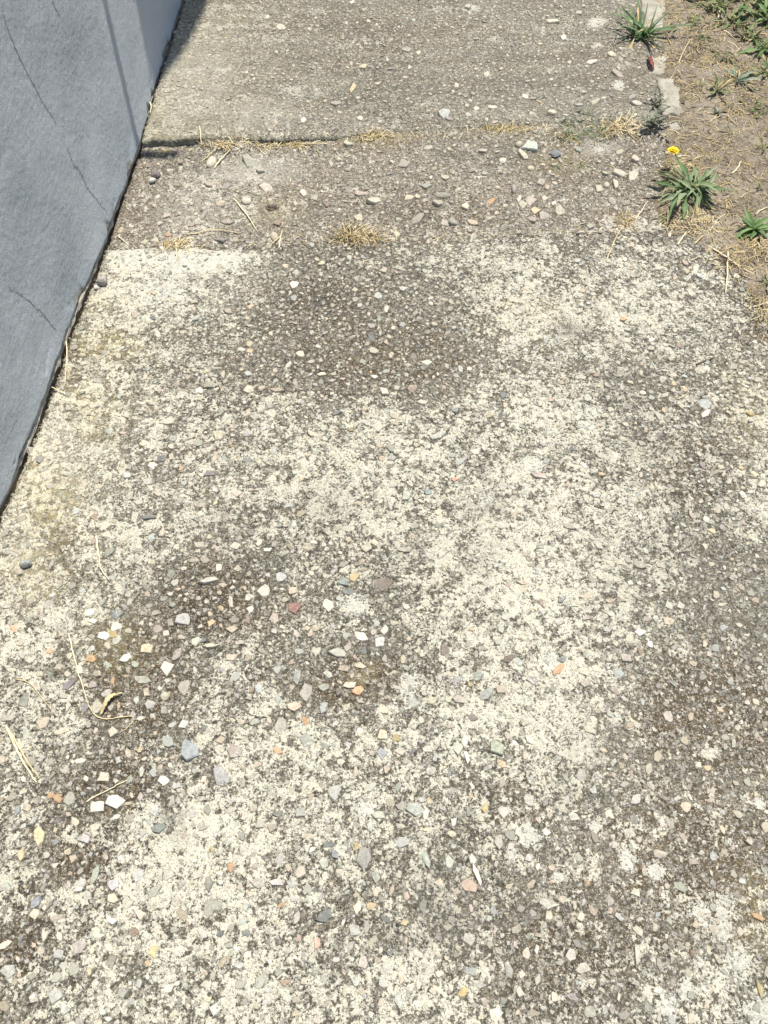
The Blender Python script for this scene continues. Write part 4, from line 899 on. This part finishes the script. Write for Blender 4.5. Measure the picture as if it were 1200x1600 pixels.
stem_weed('branching_weed', 1026, 165, 'sparse dark weed growing against the left side of the white kerb block', 'ash', 5, 30, 11, 15, 'leaf_ash')
plant('grass_tuft', 912, 200, 'flat patch of fine pale green grass in the joint near the right end', 'grass tuft', 'fine', 110, 30, (2, 45), 6, spread=.07, group=G_)
plant('spiky_weed', 1152, 128, 'blue-green star-shaped weed on the bare soil', 'weed', 'teal', 20, 42, (8, 70), 7)
plant('small_weed', 1086, 36, 'little dark green weed beside the top kerb piece', 'weed', 'green', 11, 22, (10, 70), 8)
plant('small_weed', 1118, 148, 'olive weed just left of the blue-green star-shaped weed', 'weed', 'olive', 22, 34, (10, 70), 9)
plant('small_weed', 1094, 138, 'tiny dark weed right of the white kerb block', 'weed', 'olive', 10, 20, (10, 70), 10)
plant('small_weed', 1191, 80, 'green leafy weed at the right edge below the top weeds', 'weed', 'green', 26, 42, (5, 60), 11)
plant('leafy_weed', 1190, 30, 'largest dense green weed at the top right corner', 'weed', 'green', 46, 46, (5, 65), 12, spread=.03, key2='olive')
plant('leafy_weed', 1146, 38, 'greyish green spreading weed left of the corner weed', 'weed', 'olive', 40, 36, (5, 60), 13, spread=.03, key2='green')
plant('leafy_weed', 1118, 14, 'low olive weed at the top edge between kerb and corner weeds', 'weed', 'olive', 36, 36, (5, 55), 14, spread=.03)
plant('leafy_weed', 1166, 4, 'green weed cut by the top edge near the corner', 'weed', 'green', 36, 36, (5, 55), 15, spread=.03, key2='olive')
plant('small_weed', 1186, 296, 'tiny dark weed on soil above the right broad-leaved weed', 'weed', 'olive', 9, 17, (20, 75), 16)
plant('small_weed', 1118, 182, 'withered dark little weed below the olive weed', 'weed', 'ash', 9, 16, (20, 70), 17)
plant('small_weed', 1196, 446, 'green and yellow weed at the right edge of the slab corner', 'weed', 'olive', 16, 30, (5, 60), 18)
plant('small_weed', 1190, 236, 'little olive tuft at the right edge halfway down the soil', 'weed', 'olive', 10, 20, (10, 65), 19)
plant('small_weed', 868, 262, 'tiny green weed just below the charcoal stone', 'weed', 'olive', 9, 14, (5, 50), 20)
plant('small_weed', 908, 258, 'tiny yellow-green weed in the strip right of the charcoal stone', 'weed', 'olive', 10, 14, (5, 50), 21)
plant('small_weed', 1088, 336, 'low drooping leaves just under the big grey-green weed', 'weed', 'green', 8, 30, (2, 25), 22, arc=(150, 330))
plant('small_weed', 1040, 338, 'withered flat leaves left below the big grey-green weed', 'weed', 'olive', 9, 28, (0, 18), 23, arc=(120, 300))

for k_, (qx, qy, qn, ql, lab_) in enumerate([(1100, 60, 14, 20, 'thin olive weed on soil right of the grass tuft'), (1170, 60, 22, 28, 'ragged olive weed between the corner weed and the star-shaped weed'), (1132, 92, 14, 20, 'faded small weed above the blue-green star-shaped weed'),
        (1198, 120, 18, 26, 'ragged green weed at the right edge level with the star-shaped weed'), (1092, 6, 18, 28, 'straggly weed at the top edge right beside the kerb'), (1178, 172, 12, 18, 'faded olive weed below right of the star-shaped weed'), (1140, 215, 9, 14, 'tiny faded weed on soil right of the arched straw'), (1196, 8, 30, 36, 'tangled green weed in the very top right corner'), (1198, 176, 12, 20, 'small ragged weed at the right edge above the olive tuft')]):
    plant('small_weed', qx, qy, lab_, 'weed', 'olive', int(qn * 1.5), ql * 1.3, (2, 60), 40 + k_, spread=.022, key2='green' if k_ % 2 else 'fine')
# ------------------------------------------------------------------ dry grass clumps (one mesh each) and litter
def clump(px, py, rx, ry, n, lpx, label, mats, seed, up=.35, name='dry_grass_clump', wpx=1.5):
    x, y = map(float, gnd(px, py)); a, b = mpp(px, py); r = np.random.default_rng(seed); z0 = surf(x, y); V = []; F = []; MI = []
    for i in range(n):
        ox, oy = r.normal(0, .45) * rx * a, r.normal(0, .45) * ry * b; az = r.uniform(0, 6.28); L = lpx * a * r.uniform(.4, 1.1); u = abs(r.normal(0, up)); gz = surf(x + ox, y + oy) - z0
        P = []
        for t in np.linspace(0, 1, 5): P.append(Vector((ox + math.cos(az) * L * t * (1 - .2 * t) + r.normal(0, .0006), oy + math.sin(az) * L * t * (1 - .2 * t) + r.normal(0, .0006), gz + .0005 + L * u * math.sin(t * 2.2) * .8)))
        v, f = ribbon_tube(P, wpx * a / 2 * r.uniform(.6, 1.2), wpx * a / 5, .6, 3); k = len(V); V += v; F += [tuple(q + k for q in p) for p in f]; MI += [int(r.integers(len(mats)))] * len(f)
    me = mesh(name, V, F); [me.materials.append(M[q]) for q in mats]; me.polygons.foreach_set('material_index', MI)
    o = link(name, me); o.location = (x, y, z0); tag(o, label, 'dry grass', 'dry grass clumps in the joints'); return o
DRY = ['straw', 'straw_brown', 'straw_pale', 'moss']
clump(562, 370, 40, 10, 330, 36, 'largest dry straw-coloured grass clump in the joint above the near slab', ['straw', 'straw_brown', 'straw_brown', 'straw_pale', 'twig'], 1, .3)
clump(276, 382, 30, 9, 110, 22, 'dry straw clump at the left end of the joint above the white patch', DRY, 2, .3)
clump(440, 226, 60, 4, 90, 30, 'matted straw caught along the left half of the step edge', DRY, 3, .15)
clump(350, 228, 40, 5, 50, 26, 'scattered straw under the step edge near the wall shadow', DRY, 4, .15)
clump(965, 200, 34, 12, 110, 34, 'dry straw mat at the right end of the upper joint', DRY, 5, .25)
clump(980, 345, 18, 8, 55, 24, 'small dry plant remains at the right end of the lower joint', DRY, 6, .4)
clump(580, 214, 34, 6, 90, 12, 'yellowish dry moss tuft in the middle of the upper joint', ['moss', 'straw'], 7, .4)
clump(792, 199, 40, 4, 70, 18, 'thin yellow grass line in the upper joint left of the green patch', ['moss', 'straw'], 8, .25)
clump(885, 215, 30, 10, 70, 14, 'yellowed moss around the flat green grass patch', ['moss', 'leaf_olive', 'straw'], 9, .35)
clump(1150, 410, 50, 26, 85, 30, 'straw heap along the soil corner below the right weed', ['straw', 'straw_brown', 'straw_brown', 'twig'], 10, .22)
clump(1190, 490, 16, 34, 70, 26, 'dry tuft cut by the right edge beside the slab corner', DRY, 11, .4)
clump(1080, 350, 50, 14, 120, 28, 'dead straw skirt under the big grey-green weed', DRY, 12, .25)
clump(1060, 265, 34, 14, 90, 22, 'dead grass between the yellow flower and the big weed', DRY, 13, .3)
clump(1175, 385, 26, 12, 60, 26, 'withered dark straw under the right broad-leaved weed', ['straw_brown', 'straw'], 14, .3)
clump(255, 234, 12, 3, 26, 14, 'dark straw wisp in the wall shadow at the step edge', ['straw_brown', 'straw'], 15, .2)

def litter(name, region, n, lmin, lmax, mats, seed, keep, label, cat):
    r = np.random.default_rng(seed); V = []; F = []; MI = []; k = 0
    while k < n:
        x, y = r.uniform(region[0], region[1]), r.uniform(region[2], region[3])
        if not keep(x, y, r): continue
        k += 1; L = lmin * (lmax / lmin) ** r.random(); az = r.uniform(0, 6.28); hw = r.uniform(.0006, .0017); dx, dy = math.cos(az), math.sin(az)
        xs = [x + dx * L * t for t in (-.5, 0, .5)]; ys = [y + dy * L * t for t in (-.5, 0, .5)]; zs = [surf(a, b) for a, b in zip(xs, ys)]; zs[1] = max(zs[1], (zs[0] + zs[2]) / 2) + r.uniform(0, .2) * L * .4
        v, f = ribbon_tube([Vector((a, b, c + hw * .6)) for a, b, c in zip(xs, ys, zs)], hw, hw * .6, .5, 3); q = len(V); V += v; F += [tuple(p + q for p in g) for g in f]; MI += [int(r.integers(len(mats)))] * len(f)
    me = mesh(name, V, F); [me.materials.append(M[q]) for q in mats]; me.polygons.foreach_set('material_index', MI)
    tag(link(name, me), label, cat, kind='stuff')
def soil_dens(x, y, r): return x > soil_x(y) + .01 and r.random() < .35 + 1.6 * max(0, float(fbm(np.array(x), np.array(y), 7, 3, 140)) + .1)
litter('straw_litter', (.75, 1.6, 1.35, 3.4), 4600, .008, .055, ['straw', 'straw_brown', 'straw_brown', 'moss', 'straw_brown', 'twig'], 5, soil_dens, 'fine broken straw scattered all over the soil', 'straw litter')
litter('dead_grass', (.8, 1.6, 1.4, 3.4), 4200, .006, .028, ['straw_brown', 'twig', 'straw_brown', 'moss', 'leaf_olive'], 6, lambda x, y, r: soil_dens(x, y, r) and fbm(np.array(x), np.array(y), 9, 3, 150) > .02, 'brown matted dead grass in patches on the soil', 'dead grass')
def joint_keep(x, y, r):
    d = min(abs(y - float(J1(x)) + .012), abs(y - float(J2(x)) - .012)); return wall_x(y) + .03 < x < soil_x(y) and r.random() < math.exp(-(d / .02) ** 2) + .02
litter('joint_litter', (-.8, .95, 1.6, 2.6), 420, .006, .035, ['straw', 'straw_brown', 'straw_pale', 'twig'], 7, joint_keep, 'small bits of straw gathered along the two joints of the path', 'straw litter')
# soil crumbs
def crumbs():
    r = np.random.default_rng(12); n = 7000; y = r.uniform(1.3, 3.5, n); x = soil_x(y) + r.uniform(-.02, .75, n) ; s = .0042 * np.exp(r.normal(0, .5, n)); z = h_soil(x, y); a = r.uniform(0, 6.28, n); v0, t0 = OCT[0]
    c_, s_ = np.cos(a)[:, None], np.sin(a)[:, None]; vx = v0[None, :, 0] * s[:, None]; vy = v0[None, :, 1] * s[:, None]
    v = np.stack([vx * c_ - vy * s_ + x[:, None], vx * s_ + vy * c_ + y[:, None], v0[None, :, 2] * s[:, None] * 1.6 + z[:, None]], -1).reshape(-1, 3)
    t = (t0[None] + (np.arange(n) * len(v0))[:, None, None]).reshape(-1, 3); me = fast_mesh('soil_crumbs', v, t, False)
    tag(link('soil_crumbs', me, M['soil']), 'small dry crumbs of earth strewn over the soil', 'soil crumbs', kind='stuff')
crumbs()

# crumbled mortar and grit gathered along the foot of the wall
def foot_debris():
    r = np.random.default_rng(77); n = 1500; y = r.uniform(.7, 3.4, n); x = wall_x(y) + .006 + np.abs(r.normal(0, .016, n)); s = .0034 * np.exp(r.normal(0, .5, n)); a = r.uniform(0, 6.28, n); v0, t0 = OCT[0]
    z = np.array([surf(p, q) for p, q in zip(x, y)]) ; z = np.where(x < wall_x(y) + .013, z - .006, z)
    c_, s_ = np.cos(a)[:, None], np.sin(a)[:, None]; vx = v0[None, :, 0] * s[:, None]; vy = v0[None, :, 1] * s[:, None]
    v = np.stack([vx * c_ - vy * s_ + x[:, None], vx * s_ + vy * c_ + y[:, None], v0[None, :, 2] * s[:, None] * 1.8 + z[:, None]], -1).reshape(-1, 3)
    t = (t0[None] + (np.arange(n) * len(v0))[:, None, None]).reshape(-1, 3); me = fast_mesh('wall_foot_grit', v, t, False); me.materials.append(M['mortar']); me.materials.append(M['soil'])
    me.polygons.foreach_set('material_index', np.repeat(r.integers(0, 2, n), len(t0)).astype(np.int32))
    tag(link('wall_foot_grit', me), 'fine mortar crumbs and dirt along the foot of the wall', 'grit', kind='stuff')
foot_debris()
